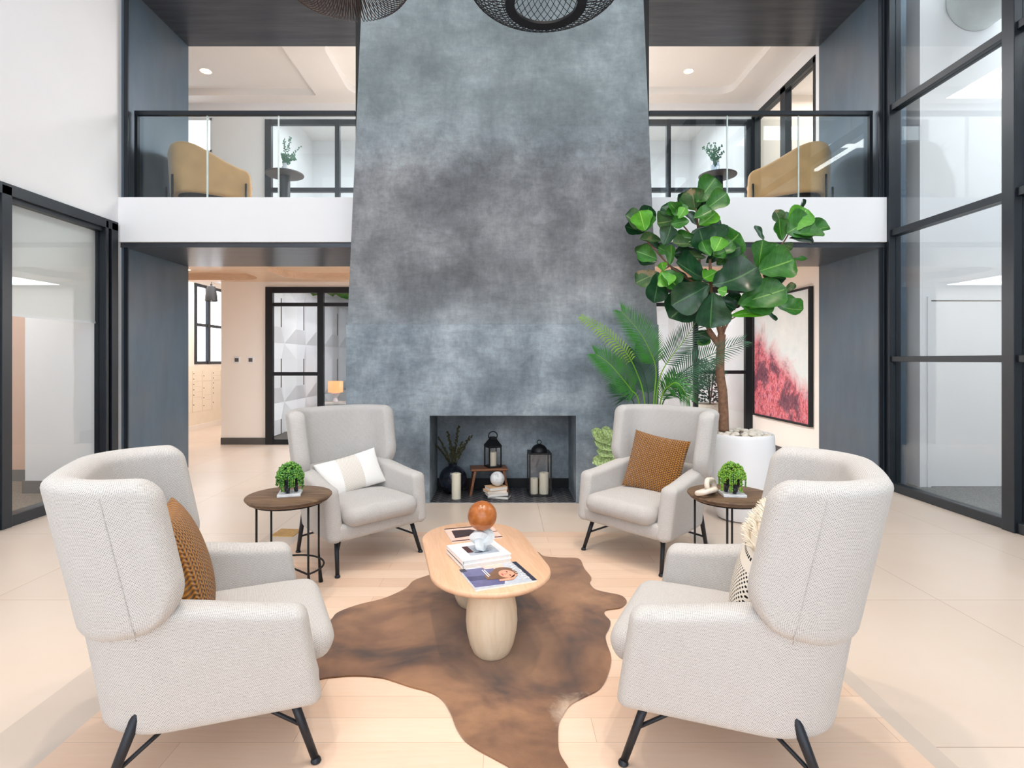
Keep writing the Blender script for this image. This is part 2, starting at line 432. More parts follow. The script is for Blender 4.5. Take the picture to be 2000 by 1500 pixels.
def m_lumbar():
    t = NT('white_lumbar_linen'); v = t.coord('Object'); sx = t.n('ShaderNodeSeparateXYZ'); t.l(v, sx.inputs[0])
    band = t.math('LESS_THAN', t.math('ABSOLUTE', t.math('ADD', sx.outputs[0], -.02)), .085)
    w = t.math('ADD', t.math('MULTIPLY', t.math('SINE', t.math('MULTIPLY', sx.outputs[0], 2*PI/.011)), t.math('SINE', t.math('MULTIPLY', sx.outputs[2], 2*PI/.015))), 0)
    c = t.ramp(w, [(.05, (236, 232, 226)), (.4, (198, 186, 172))])
    t.col(t.mix(band, lin((244, 243, 241)), c)); t.set(.9, 0, .2, .1); t.bump(t.noise(v, 220, 2), .25, .002); return t.m
M['lumbar'] = m_lumbar()
def m_checker():
    t = NT('black_dash_weave'); v = t.coord('Object'); sx = t.n('ShaderNodeSeparateXYZ'); t.l(v, sx.inputs[0])
    s1 = t.math('SINE', t.math('MULTIPLY', sx.outputs[0], 2*PI/.017)); s2 = t.math('SINE', t.math('MULTIPLY', sx.outputs[2], 2*PI/.020))
    dash = t.math('GREATER_THAN', t.math('MULTIPLY', s1, s2), .30)
    low = t.math('LESS_THAN', t.math('ABSOLUTE', t.math('ADD', sx.outputs[2], .06)), .082)
    m = t.math('MULTIPLY', dash, low)
    d2 = t.math('LESS_THAN', t.math('ABSOLUTE', t.math('SUBTRACT', sx.outputs[2], .066)), .006)
    d2 = t.math('MULTIPLY', d2, t.math('GREATER_THAN', s1, -.3)); m = t.math('ADD', m, d2, True)
    t.col(t.mix(m, lin((234, 226, 214)), lin((26, 24, 26)))); t.set(.9, 0, .2); return t.m
M['dash'] = m_checker()
def m_hide():
    t = NT('brown_cowhide'); v = t.coord('Object'); a = t.noise(v, 1.7, 4, .6, .5); b = t.noise(v, 7, 6, .7, 1.0); c0 = t.noise(t.coord('Object', (1, 3.5, 1)), 230, 3)
    c = t.ramp(a, [(.36, (58, 33, 15)), (.46, (112, 73, 42)), (.57, (146, 103, 66)), (.70, (168, 124, 84))])
    c = t.mix(.55, c, t.gr(b, [(.3, (100, 98, 96)), (.7, (150, 148, 146))]), 'OVERLAY')
    c = t.mix(.45, c, t.gr(c0, [(.3, (96, 96, 96)), (.7, (156, 156, 156))]), 'OVERLAY')
    # pale flank patches
    vd = t.n('ShaderNodeVectorMath', operation='DISTANCE'); t.l(v, vd.inputs[0]); vd.inputs[1].default_value = (.30, 2.27, 0)
    f = t.ramp(t.math('ADD', vd.outputs['Value'], t.math('MULTIPLY', t.math('SUBTRACT', b, .5), .25)), [(.02, (200, 200, 200)), (.12, (0, 0, 0))])
    c = t.mix(f, c, lin((226, 204, 180)))
    t.col(c); t.set(.75, 0, .3, .5); t.bump(c0, .3, .003); return t.m
M['hide'] = m_hide()
def leaf_mat(name, c1, c2, vein, rough=.35, brown=False):
    t = NT(name); uv = t.coord('UV'); sx = t.n('ShaderNodeSeparateXYZ'); t.l(uv, sx.inputs[0])
    n = t.noise(t.coord('Object'), 14, 3)
    c = t.ramp(n, [(.3, c1), (.7, c2)])
    off = t.math('ABSOLUTE', t.math('SUBTRACT', sx.outputs[1], .5))
    rib = t.math('LESS_THAN', off, .022)
    side = t.math('GREATER_THAN', t.math('SINE', t.math('MULTIPLY', t.math('SUBTRACT', sx.outputs[0], t.math('MULTIPLY', off, .5)), 2*PI*6.5)), .965)
    k = t.math('ADD', rib, t.math('MULTIPLY', side, .22), True)
    c = t.mix(k, c, lin(vein))
    if brown:
        p = t.noise(t.coord('Object'), 9, 3); c = t.mix(t.ramp(p, [(.58, (0, 0, 0)), (.66, (255, 255, 255))]), c, lin((140, 118, 82)))
    t.col(c); t.set(rough, 0, .5)
    t.b.inputs['Subsurface Weight'].default_value = 0
    return t.m
M['leaf_dark'] = leaf_mat('fig_leaf_dark', (18, 54, 32), (34, 78, 44), (74, 116, 66), .28)
M['leaf_mid'] = leaf_mat('fig_leaf_green', (36, 92, 26), (56, 120, 38), (112, 158, 70), .36)
M['leaf_bright'] = leaf_mat('fig_leaf_young', (66, 140, 24), (96, 170, 40), (150, 200, 90), .38)
M['leaf_brown'] = leaf_mat('fig_leaf_scorched', (44, 82, 40), (70, 104, 52), (120, 140, 80), .5, True)
M['palm'] = plain('palm_green', (46, 114, 32), .45, var=.25, scale=9)
M['palm_dark'] = plain('palm_dark_green', (28, 80, 46), .45, var=.25, scale=9)
M['palm_stem'] = plain('palm_stem_green', (112, 168, 44), .45, var=.1)
M['palm_lime'] = plain('palm_lime_green', (124, 166, 46), .5, var=.15)
M['succ'] = plain('succulent_green', (104, 156, 58), .45, var=.3, scale=120)
M['succ_dark'] = plain('succulent_dark_green', (60, 120, 44), .45, var=.3, scale=120)
M['eucal'] = plain('eucalyptus_green', (92, 140, 116), .6, var=.25, scale=40)
M['olive'] = plain('dried_olive_green', (62, 62, 34), .8, var=.4, scale=60)
M['varieg'] = plain('variegated_leaf', (176, 200, 136), .5, var=.6, scale=55)
M['monstera'] = plain('monstera_green', (70, 140, 40), .45, var=.3, scale=12)
M['shrub'] = plain('dark_shrub_green', (34, 62, 44), .6, var=.4, scale=30)
def m_marble(name='white_marble'):
    t = NT(name); a = t.noise(t.coord('Object'), 9, 8, .7, 1.6)
    t.col(t.ramp(a, [(.32, (170, 174, 178)), (.45, (226, 230, 234)), (.7, (244, 246, 248))])); t.set(.3); return t.m
M['marble'] = m_marble()
M['knot'] = plain('white_glazed_stone', (232, 238, 240), .3, var=.05, scale=12)
def m_vase():
    t = NT('smoked_glass'); w = t.coord('Object', (1, 1, 1), (0, R(35), 0)); a = t.noise(w, 12, 3)
    t.col(t.ramp(a, [(.3, (20, 23, 32)), (.7, (44, 50, 64))])); t.set(.12, 0, .6); return t.m
M['smoke'] = m_vase()
def m_paint():
    t = NT('abstract_painting'); v = t.coord('Object'); sx = t.n('ShaderNodeSeparateXYZ'); t.l(v, sx.inputs[0])
    y, z = sx.outputs[1], sx.outputs[2]          # y: near 0 to far 1.75, z: 0 to 1.94
    n1 = t.noise(v, 2.2, 5, .65, .5); n2 = t.noise(t.coord('Object', (1, 1.6, 1)), 12, 6, .75, 1.2); n3 = t.noise(t.coord('Object', (1, 2.2, .9)), 26, 4, .7)
    # a diagonal: the mass of colour fills the far side and the foot
    d = t.math('SUBTRACT', t.math('ADD', t.math('MULTIPLY', y, .58), .50), z)
    d = t.math('ADD', d, t.math('MULTIPLY', t.math('SUBTRACT', n1, .5), 1.1))
    d = t.math('ADD', d, t.math('MULTIPLY', t.math('SUBTRACT', n2, .5), .35))
    mask = t.ramp(t.math('ADD', t.math('MULTIPLY', d, .5), .5), [(.40, (0, 0, 0)), (.50, (170, 170, 170)), (.62, (255, 255, 255))])
    cols = t.ramp(n2, [(.30, (60, 46, 72)), (.39, (120, 62, 84)), (.46, (196, 84, 90)), (.52, (214, 120, 124)), (.58, (226, 150, 168)), (.64, (150, 90, 120)), (.70, (222, 190, 196)), (.80, (244, 226, 220))])
    cols = t.mix(.7, cols, t.gr(n3, [(.3, (60, 56, 66)), (.52, (126, 124, 126)), (.70, (200, 190, 190))]), 'OVERLAY')
    dk = t.ramp(n1, [(.52, (0, 0, 0)), (.60, (255, 255, 255))]); cols = t.mix(t.math('MULTIPLY', dk, .75), cols, lin((50, 40, 62)))
    sky = t.ramp(n1, [(.3, (214, 224, 226)), (.7, (236, 238, 236))])
    t.col(t.mix(mask, sky, cols)); t.set(.5); return t.m
M['painting'] = m_paint()
def m_shade_cloth():
    t = NT('frosted_roller_cloth'); t.t.nodes.remove(t.b)
    tl = t.n('ShaderNodeBsdfTranslucent'); tl.inputs['Color'].default_value = (.82, .82, .80, 1)
    df = t.n('ShaderNodeBsdfDiffuse'); df.inputs['Color'].default_value = (.86, .87, .86, 1)
    mx = t.n('ShaderNodeMixShader'); mx.inputs[0].default_value = .55; t.l(tl.outputs[0], mx.inputs[1]); t.l(df.outputs[0], mx.inputs[2]); t.l(mx.outputs[0], t.out.inputs['Surface'])
    return t.m
M['roller'] = m_shade_cloth()
M['hearth'] = plain('black_slate_tile', (38, 38, 44), .5, var=.3, scale=14)
M['grout'] = plain('pale_grout', (168, 168, 170), .8)
M['copper_wire'] = plain('copper_bronze_wire', (74, 56, 50), .3, .8, var=.2)
M['inner_pink'] = plain('pink_glow_tube', (200, 150, 136), .3, .5)  # pink colour stands in for lamplight on the inner wires
# ================================================================== the setting
def wall(name, x0, x1, y0, y1, z0, z1, m='white', parent=None, bevel=0):
    return struct(name, MB().span(x0, x1, y0, y1, z0, z1, bevel), M[m], parent, smooth=0)
Y0, Y1, YB = 6.21, 7.46, 9.49
XL, XR = -4.30, 4.28
wall('floor', -7.6, 8.2, -4.1, 17.2, -.20, 0, 'tile')
wall('floor_oak_inset', -1.67, 1.53, .0, 4.65, -.02, .003, 'oak')
mb = MB(); mb.span(-1.955, -1.67, 0, 4.65, -.02, .002); mb.span(1.53, 1.615, 0, 4.65, -.02, .002); struct('floor_border_band', mb, M['tile_band'], smooth=0)
wall('ceiling', -4.5, 4.5, -4.1, 6.3, 7.2, 7.35, 'offwhite')
# left wall over and around the glazed office front
mb = MB(); mb.span(-4.42, XL, -4.1, Y0, 2.97, 7.2); mb.span(-4.42, XL, -4.1, 2.6, 0, 2.97); mb.span(-4.42, XL, 6.12, Y0, 0, 2.97)
struct('wall_left', mb, M['white'], smooth=0)
# front of the lobby behind the camera: piers between tall windows
mb = MB()
for x0, x1 in ((-4.42, -4.0), (-1.45, -1.15), (1.15, 1.45), (4.0, 4.42)): mb.span(x0, x1, -4.1, -3.95, 0, 7.2)
mb.span(-4.42, 4.42, -4.1, -3.95, 6.8, 7.2); mb.span(-4.42, 4.42, -4.1, -3.95, 0, .25)
struct('wall_front', mb, M['white'], smooth=0)
for i, (x0, x1) in enumerate(((-4.0, -1.45), (-1.15, 1.15), (1.45, 4.0))):
    mb = MB()
    for z in (.25, 1.4, 2.85, 4.3, 5.7, 6.75): mb.span(x0, x1, -4.06, -3.99, z, z+.06)
    for x in (x0, (x0+x1)/2-.03, x1-.06): mb.span(x, x+.06, -4.06, -3.99, .25, 6.8)
    struct('window_%d' % (5+i), mb, M['frame'], smooth=0)

# ---- glazed office front on the left (window_1)
w1 = thing('window_1', None, None); w1['kind'] = 'structure'
mb = MB()
ya, yb = 2.6, 6.12
mb.span(-4.40, -4.27, ya, yb, 2.87, 2.97, .004); mb.span(-4.40, -4.28, ya, yb, 0, .10, .004); mb.span(-4.38, -4.30, ya, yb, 2.83, 2.87)
for y0, y1 in ((6.02, 6.12), (5.93, 5.97), (4.70, 4.80), (2.6, 2.7)): mb.span(-4.40, -4.27, y0, y1, 0, 2.95, .004)
mb.span(-4.38, -4.31, 5.95, 6.04, .05, 2.9)
struct('window_frame', mb, M['frame'], w1, smooth=0)
for y0, y1 in ((4.80, 5.93), (2.7, 4.70)):
    struct('pane', MB().span(-4.352, -4.340, y0, y1, .10, 2.85), M['glass'], w1, smooth=0)
# ---- glazed curtain wall on the right (window_2)
w2 = thing('window_2', None, None); w2['kind'] = 'structure'
mb = MB()
for z0, z1 in ((0, .09), (1.43, 1.49), (2.82, 2.89), (4.21, 4.28), (5.6, 5.67), (7.0, 7.1)): mb.span(4.28, 4.38, -3.9, 6.16, z0, z1, .004)
for y0, y1 in ((6.12, 6.20), (4.62, 4.74), (3.1, 3.2), (1.5, 1.6), (-.1, 0), (-1.7, -1.6)): mb.span(4.26, 4.39, y0, y1, 0, 7.15, .004)
struct('window_frame', mb, M['frame'], w2, smooth=0)
ys = [6.12, 4.74, 4.62, 3.2, 3.1, 1.6, 1.5, 0, -.1, -1.6, -1.7, -3.9]; zs = [(.09, 1.43), (1.49, 2.82), (2.89, 4.21), (4.28, 5.6), (5.67, 7.0)]
for i in range(0, 12, 2):
    mb = MB()
    for z0, z1 in zs: mb.span(4.325, 4.337, ys[i+1], ys[i], z0, z1)
    struct('pane', mb, M['glass'], w2, smooth=0)
wall('trim_corner_post', 4.27, 4.36, 6.16, 6.24, 0, 7.2, 'frame')

# ---- portal cladding (two storeys), fascia
XJ0, XJ1 = -4.262, 4.245
mb = MB(); mb.span(-4.33, XJ0, Y0, Y1, 0, 2.71); struct('trim_1', mb, M['metal'], smooth=0)
mb = MB(); mb.span(XJ1, 4.32, Y0, Y1, 0, 2.71); struct('trim_2', mb, M['metal'], smooth=0)
mb = MB(); mb.span(-4.33, XJ0, Y0, Y1, 3.27, 5.68); struct('trim_3', mb, M['metal'], smooth=0)
mb = MB(); mb.span(XJ1, 4.32, Y0, Y1, 3.27, 5.68); struct('trim_4', mb, M['metal'], smooth=0)
for n, x0, x1 in (('trim_5', -4.33, -1.3), ('trim_6', 1.3, 4.32)):
    struct(n, MB().span(x0, x1, Y0-.015, Y1, 2.71, 2.765), M['soffit'], smooth=0)
for n, x0, x1 in (('trim_7', -4.33, -1.3), ('trim_8', 1.3, 4.32)):
    struct(n, MB().span(x0, x1, Y0-.015, Y1, 5.68, 5.76), M['soffit'], smooth=0)
mb = MB()
for s in (-1, 1):
    x = XJ0 if s < 0 else XJ1
    mb.span(x-.005*s*0, x-s*.045, Y0-.018, Y0+.0, 0, 2.71); mb.span(x, x-s*.045, Y0-.018, Y0, 3.27, 5.68)
struct('trim_9', mb, M['frame'], smooth=0)
wall('wall_fascia_left', -4.31, -1.60, Y0-.05, Y0+.06, 2.765, 3.262, 'fascia'); wall('wall_fascia_right', 1.56, 4.285, Y0-.05, Y0+.06, 2.765, 3.262, 'fascia')
wall('wall_upper_left', -4.42, -1.47, Y0+.02, Y0+.14, 5.76, 7.2, 'white'); wall('wall_upper_right', 1.43, 4.42, Y0+.02, Y0+.14, 5.76, 7.2, 'white')
mb = MB(); mb.span(-7.5, 4.4, Y0+.06, YB, 3.10, 3.27); struct('floor_gallery', mb, M['tile_band'], smooth=0)
# ---- timber ceiling of the lower hall with two rounded coffers
def rrect(x0, x1, y0, y1, r, n=8):
    o = []
    for cx, cy, a0 in ((x1-r, y1-r, 0), (x0+r, y1-r, 90), (x0+r, y0+r, 180), (x1-r, y0+r, 270)):
        o += [(cx+r*math.cos(R(a0+90*k/n)), cy+r*math.sin(R(a0+90*k/n))) for k in range(n+1)]
    return o
mb = MB(); mb.prism([(-7.4, Y1), (4.3, Y1), (4.3, YB), (-7.4, YB)], 2.79, 2.90,
                    holes=[rrect(-3.55, -1.35, 7.95, 9.22, .42), rrect(-6.1, -4.0, 7.9, 9.28, .42), rrect(1.4, 3.8, 7.95, 9.22, .42)])
struct('ceiling_timber', mb, M['wood_ceiling'], smooth=30)
wall('ceiling_timber_upper', -7.4, 4.3, Y1, YB, 2.90, 2.94, 'wood_ceiling')
# ---- back wall, both storeys
mb = MB(); mb.span(-4.86, -4.09, YB, YB+.14, 0, 3.1); mb.span(-4.09, 4.4, YB, YB+.14, 2.70, 3.1); mb.span(-1.3, 1.25, YB, YB+.14, 0, 2.70)
struct('wall_back', mb, M['cream'], smooth=0)
mb = MB(); mb.span(-4.86, -4.085, YB-.018, YB, 0, .115); struct('baseboard_back', mb, M['base'], smooth=0)
mb = MB(); gx0, gx1 = -4.10, 4.25
for x0, x1, z0, z1 in ((-7.5, -5.43, 3.27, 5.85), (-5.43, -5.02, 3.27, 5.02), (-5.43, -5.02, 5.61, 5.85), (-5.02, gx0, 3.27, 5.85), (gx0, 4.4, 5.57, 5.85), (-1.4, 1.4, 3.27, 5.57)): mb.span(x0, x1, YB, YB+.14, z0, z1)
struct('wall_back_gallery', mb, M['white'], smooth=0)
w3 = thing('window_3', None, None); w3['kind'] = 'structure'
mb = MB(); mb.span(-5.43, -5.02, YB+.02, YB+.06, 5.02, 5.06); mb.span(-5.43, -5.02, YB+.02, YB+.06, 5.57, 5.61); mb.span(-5.06, -5.02, YB+.02, YB+.06, 5.02, 5.61)
struct('window_frame', mb, M['white'], w3, smooth=0)
struct('pane', MB().span(-5.43, -5.06, YB+.04, YB+.05, 5.06, 5.57), M['sky_pane'], w3, smooth=0)
# ---- side walls of the hall
wall('wall_hall_right', 4.25, 4.4, Y1, YB, 0, 3.1, 'cream')
wall('baseboard_right', 4.232, 4.25, Y1, YB, 0, .115, 'base')
wall('wall_hall_left', -7.5, -7.4, Y0, 9.0, 0, 5.85, 'white')
wall('wall_hall_left_return', -7.5, -4.33, Y1-.12, Y1, 0, 5.85, 'cream')
mb = MB(); mb.span(4.25, 4.4, Y1, 7.57, 3.27, 5.85); mb.span(4.25, 4.4, 7.57, YB, 5.60, 5.85)
struct('wall_gallery_right', mb, M['white'], smooth=0)
w4 = thing('window_4', None, None); w4['kind'] = 'structure'
mb = MB(); mb.span(4.24, 4.34, 7.55, YB, 5.52, 5.62); mb.span(4.24, 4.34, 7.55, YB, 3.27, 3.35)
for y0, y1 in ((7.55, 7.60), (8.35, 8.50), (9.36, 9.48)): mb.span(4.24, 4.34, y0, y1, 3.27, 5.6)
struct('window_frame', mb, M['frame'], w4, smooth=0)
for y0, y1 in ((7.60, 8.35), (8.50, 9.36)): struct('pane', MB().span(4.285, 4.295, y0, y1, 3.35, 5.52), M['glass'], w4, smooth=0)
# ---- gallery ceiling with shallow trays
mb = MB(); mb.prism([(-7.4, Y1), (4.3, Y1), (4.3, YB), (-7.4, YB)], 5.85, 5.97, holes=[rrect(-7.0, -3.13, 7.0+.6, 9.2, .04), rrect(-2.55, -.6, 7.6, 9.2, .3), rrect(.6, 3.75, 7.6, 9.15, .2)])
struct('ceiling_gallery', mb, M['offwhite'], smooth=30)
wall('ceiling_gallery_upper', -7.4, 4.4, Y1-.02, YB+.1, 5.97, 6.02, 'offwhite')
mb = MB(); mb.span(-7.4, -1.47, Y0+.14, Y1, 5.765, 5.97); mb.span(1.43, 4.4, Y0+.14, Y1, 5.765, 5.97); mb.span(-1.47, 1.43, 7.0, Y1, 5.765, 5.97); struct('ceiling_gallery_bulkhead', mb, M['offwhite'], smooth=0)

# ---- glazed partitions of the back wall
def partition(name, label, posts, rails, glass, z0, z1, cat='partition'):
    t = thing(name, label, cat)
    mb = MB()
    for x0, x1 in posts: mb.span(x0, x1, YB-.03, YB+.05, z0, z1)
    for x0, x1, a, b in rails: mb.span(x0, x1, YB-.025, YB+.045, a, b)
    mb.build('frame', M['black'] if z0 < 1 else M['frame'], t, smooth=0)
    for x0, x1, a, b in glass: MB().span(x0, x1, YB+.008, YB+.016, a, b).build('pane', M['glass'], t, smooth=0)
    return t
partition('glass_partition', 'black framed glazed partition and door beside the mail room, left of the fireplace',
          [(-4.09, -3.97), (-3.20, -3.10), (-1.75, -1.65)], [(-4.09, -1.65, 2.60, 2.70), (-4.09, -1.65, 2.37, 2.43), (-3.97, -3.20, 1.18, 1.24), (-4.09, -3.15, 0, .09)],
          [(-3.97, -3.20, .09, 1.18), (-3.97, -3.20, 1.24, 2.37), (-3.97, -3.20, 2.43, 2.60), (-3.10, -1.75, .02, 2.37), (-3.10, -1.75, 2.43, 2.60)], 0, 2.70)
partition('glass_partition', 'black framed glazed partition behind the fig tree, right of the fireplace',
          [(1.75, 1.85), (3.25, 3.32), (4.13, 4.25)], [(1.75, 4.25, 2.60, 2.70), (1.75, 4.25, 2.37, 2.43), (3.32, 4.13, 1.21, 1.27), (3.32, 4.13, 0, .09)],
          [(3.32, 4.13, .09, 1.21), (3.32, 4.13, 1.27, 2.37), (3.32, 4.13, 2.43, 2.60), (1.85, 3.25, .02, 2.37), (1.85, 3.25, 2.43, 2.60)], 0, 2.70)
partition('gallery_glazing', 'dark framed interior glazing at the back of the gallery, left of the chimney',
          [(-4.10, -3.99), (-2.90, -2.82), (-1.5, -1.4)], [(-4.10, -1.4, 5.48, 5.57), (-4.10, -1.4, 4.33, 4.40), (-4.1, -1.4, 3.27, 3.35)],
          [(-3.99, -2.90, 3.35, 4.33), (-3.99, -2.90, 4.40, 5.48), (-2.82, -1.5, 3.35, 4.33), (-2.82, -1.5, 4.40, 5.48)], 3.27, 5.57, 'glazing')
partition('gallery_glazing', 'dark framed interior glazing at the back of the gallery, right of the chimney',
          [(1.4, 1.5), (2.78, 2.85), (4.14, 4.25)], [(1.4, 4.25, 5.48, 5.57), (1.4, 4.25, 4.33, 4.40), (1.4, 4.25, 3.27, 3.35)],
          [(1.5, 2.78, 3.35, 4.33), (1.5, 2.78, 4.40, 5.48), (2.85, 4.14, 3.35, 4.33), (2.85, 4.14, 4.40, 5.48)], 3.27, 5.57, 'glazing')
# ---- rooms beyond
wall('wall_upper_room', -4.6, 4.5, 13.0, 13.1, 3.1, 6.6, 'white'); wall('floor_upper_room', -4.6, 6.3, YB, 13.1, 3.10, 3.27, 'tile_band')
wall('wall_upper_room_left', -4.6, -4.5, YB+.14, 13.0, 3.1, 6.6, 'white'); wall('wall_upper_room_right', 4.4, 4.5, YB+.14, 13.0, 3.1, 6.6, 'white')
wall('ceiling_upper_room', -4.6, 6.3, YB+.14, 13.1, 6.6, 6.7, 'offwhite')
wall('wall_gallery_side_room', 6.2, 6.3, 6.9, YB, 3.1, 6.6, 'cream'); wall('wall_gallery_side_room_back', 4.4, 6.3, YB, YB+.1, 3.1, 6.6, 'cream')
wall('ceiling_gallery_side_room', 4.4, 6.3, 6.9, YB, 6.0, 6.1, 'offwhite'); wall('floor_gallery_side_room', 4.4, 6.3, 6.95, YB, 3.1, 3.27, 'tile_band')
# mail room
mb = MB(); mb.span(-6.56, -6.42, 9.0, 11.45, 0, 3.15); mb.span(-6.56, -6.42, 11.45, 12.85, 0, 1.36); mb.span(-6.56, -6.42, 11.45, 12.85, 3.05, 3.15); mb.span(-6.56, -6.42, 12.85, 13.1, 0, 3.15)
struct('wall_mail_room_left', mb, M['cream'], smooth=0)
w8 = thing('window_8', None, None); w8['kind'] = 'structure'
mb = MB()
for y0, y1 in ((11.45, 11.53), (11.95, 12.05), (12.77, 12.85)): mb.span(-6.50, -6.40, y0, y1, 1.36, 3.05)
for z in (1.36, 2.16, 2.99): mb.span(-6.50, -6.41, 11.45, 12.85, z, z+.06)
struct('window_frame', mb, M['frame'], w8, smooth=0)
struct('pane', MB().span(-6.47, -6.46, 11.53, 12.77, 1.40, 3.0), M['sky_pane'], w8, smooth=0)
wall('wall_mail_room_back', -6.5, -4.4, 13.0, 13.1, 0, 3.15, 'cream'); wall('wall_mail_room_right', -4.80, -4.62, YB+.14, 13.0, 0, 3.15, 'cream')
wall('ceiling_mail_room', -6.56, -4.6, YB+.02, 13.1, 3.15, 3.25, 'offwhite'); wall('wall_mail_room_front', -7.5, -6.42, 8.9, 9.0, 0, 3.15, 'cream')
# lounge behind the left partition
wall('wall_lounge_left', -4.60, -4.42, YB+.14, 16.6, 0, 3.15, 'white'); wall('wall_lounge_back', -4.6, 0.0, 16.5, 16.6, 0, 3.15, 'white'); wall('wall_lounge_right', -.1, 0, YB+.14, 16.6, 0, 3.15, 'white')
wall('ceiling_lounge', -4.6, 4.4, YB+.14, 16.6, 3.17, 3.25, 'offwhite')
wall('floor_lounge', -4.42, -.1, YB+.14, 16.5, -.02, .004, 'dark_floor')
wall('wall_study_back', 0, 4.4, 13.0, 13.1, 0, 3.15, 'white'); wall('wall_study_right', 4.3, 4.4, YB+.14, 13.0, 0, 3.15, 'white')
# left office
wall('floor_office', -7.5, -4.40, 1.5, 6.6, -.02, .006, 'carpet_brown')
wall('wall_office_pier', -5.20, -4.42, 6.0, 6.7, 0, 3.1, 'white'); wall('wall_office_back', -7.5, -5.2, 6.6, 6.7, 0, 3.1, 'tan')
wall('wall_office_left', -7.6, -7.5, 1.4, 6.7, 0, 3.1, 'white'); wall('wall_office_front', -7.5, -4.42, 1.4, 1.5, 0, 3.1, 'white'); wall('ceiling_office', -7.6, -4.42, 1.4, 6.7, 3.05, 3.12, 'offwhite')
mb = MB(); mb.span(-5.218, -4.42, 5.982, 6.0, 0, .14); mb.span(-5.218, -5.2, 5.982, 6.6, 0, .14); mb.span(-7.5, -5.2, 6.582, 6.6, 0, .14); struct('baseboard_office', mb, M['base'], smooth=0)
# right corridor
wall('floor_corridor', 4.39, 8.1, -4.0, 6.9, -.02, .006, 'carpet')
mb = MB(); mb.span(4.80, 4.84, 6.28, 6.4, 0, 7.2); mb.span(4.84, 5.68, 6.28, 6.4, 2.13, 7.2); mb.span(5.68, 8.1, 6.28, 6.4, 0, 7.2); mb.span(4.72, 4.80, 6.28, 6.95, 0, 7.2); mb.span(4.32, 4.8, 6.85, 6.95, 0, 7.2)
struct('wall_corridor_back', mb, M['white'], smooth=0)
wall('wall_corridor_column', 4.33, 4.52, 6.22, 6.50, 0, 7.2, 'metal')
wall('wall_corridor_right', 8.0, 8.1, -4, 6.4, 0, 7.2, 'white'); wall('wall_corridor_front', 4.4, 8.1, -4.1, -4.0, 0, 7.2, 'white'); wall('ceiling_corridor', 4.4, 8.1, -4.1, 6.95, 7.2, 7.35, 'offwhite')
wall('baseboard_corridor', 4.52, 4.72, 6.83, 6.85, 0, .12, 'base')
d1 = thing('door_1', None, None); d1['kind'] = 'structure'
struct('door_leaf', MB().span(4.850, 5.670, 6.285, 6.33, .012, 2.115, .002), M['white'], d1, smooth=0)
struct('door_gap_shade', MB().span(4.84, 5.68, 6.335, 6.36, 0, 2.13), M['base'], d1, smooth=0)  # dark sheet behind the leaf stands in for shade in the gap
mb = MB(); mb.span(4.80, 4.838, 6.265, 6.28, 0, 2.17); mb.span(5.682, 5.72, 6.265, 6.28, 0, 2.17)
struct('door_frame', mb, M['white'], d1, smooth=0)

# ================================================================== fireplace
fp = thing('fireplace', 'tall grey trowelled plaster fireplace and tapering chimney in the middle of the lobby', 'fireplace', (0, 5.59, 0))
fx0, fx1, fy = -1.600, 1.560, 5.59
ox0, ox1, oz = -.755, .725, .886
mb = MB()          # face with the opening, sides
b = mb.bm
def slabx(x0, x1, z0, z1): mb.span(x0, x1, 0, .66, z0, z1)
slabx(fx0, ox0, 0, 1.807); slabx(ox1, fx1, 0, 1.807); slabx(ox0, ox1, oz, 1.807); mb.span(fx0, fx1, .66, 1.4, 0, 1.807)
bmesh.ops.remove_doubles(b, verts=b.verts, dist=1e-5)
mb.build('lower_surround', M['plaster_lower'], fp, smooth=0)
# tapering breast above the seam, leaning slightly back
mb = MB(); top = 7.2; k = (top-1.807)/(5.09-1.807)
y_t = .10*k; xl_t = fx0+.125*k; xr_t = fx1-.12*k
v = [mb.bm.verts.new(p) for p in ((fx0+.01, .014, 1.807), (fx1-.01, .014, 1.807), (fx1, 1.4, 1.807), (fx0, 1.4, 1.807), (xl_t, y_t, top), (xr_t, y_t, top), (xr_t, 1.4, top), (xl_t, 1.4, top))]
for f in ((0, 1, 5, 4), (1, 2, 6, 5), (2, 3, 7, 6), (3, 0, 4, 7), (4, 5, 6, 7), (3, 2, 1, 0)): mb.bm.faces.new([v[i] for i in f])
mb.build('chimney_breast', M['plaster'], fp, smooth=0)
mb = MB(); mb.span(ox0, ox1, .645, .659, .0, .115); mb.build('skirting', M['black'], fp, smooth=0)
# herringbone hearth
mb = MB(); w_, l_ = .052, .156; g = .0034; hb = bmesh.new()
for i in range(-40, 41):
    for j in range(-14, 15):
        X, Z = i*w_+j*l_, i*w_-j*l_
        for (a0, a1, b0, b1) in ((X, X+l_, Z, Z+w_), (X+l_, X+l_+w_, Z-2*w_, Z+w_)):
            pts = []
            for p, q in ((a0+g, b0+g), (a1-g, b0+g), (a1-g, b1-g), (a0+g, b1-g)):
                x, y = (p-q)*.70711, (p+q)*.70711; pts.append((x, y+.32, .008))
            cx = sum(p[0] for p in pts)/4; cy = sum(p[1] for p in pts)/4
            if -.95 < cx < .95 and -.2 < cy < .85: hb.faces.new([hb.verts.new(p) for p in pts])
for co, no in (((ox0+.003, 0, 0), (-1, 0, 0)), ((ox1-.003, 0, 0), (1, 0, 0)), ((0, .003, 0), (0, -1, 0)), ((0, .643, 0), (0, 1, 0))):
    bmesh.ops.bisect_plane(hb, geom=hb.verts[:]+hb.edges[:]+hb.faces[:], plane_co=co, plane_no=no, clear_outer=True)
mb.add(hb)
for f in mb.bm.faces: f.material_index = 1
mb.span(ox0, ox1, .0, .645, 0, .0072)
mb.build('hearth', [M['grout'], M['hearth']], fp, smooth=0)

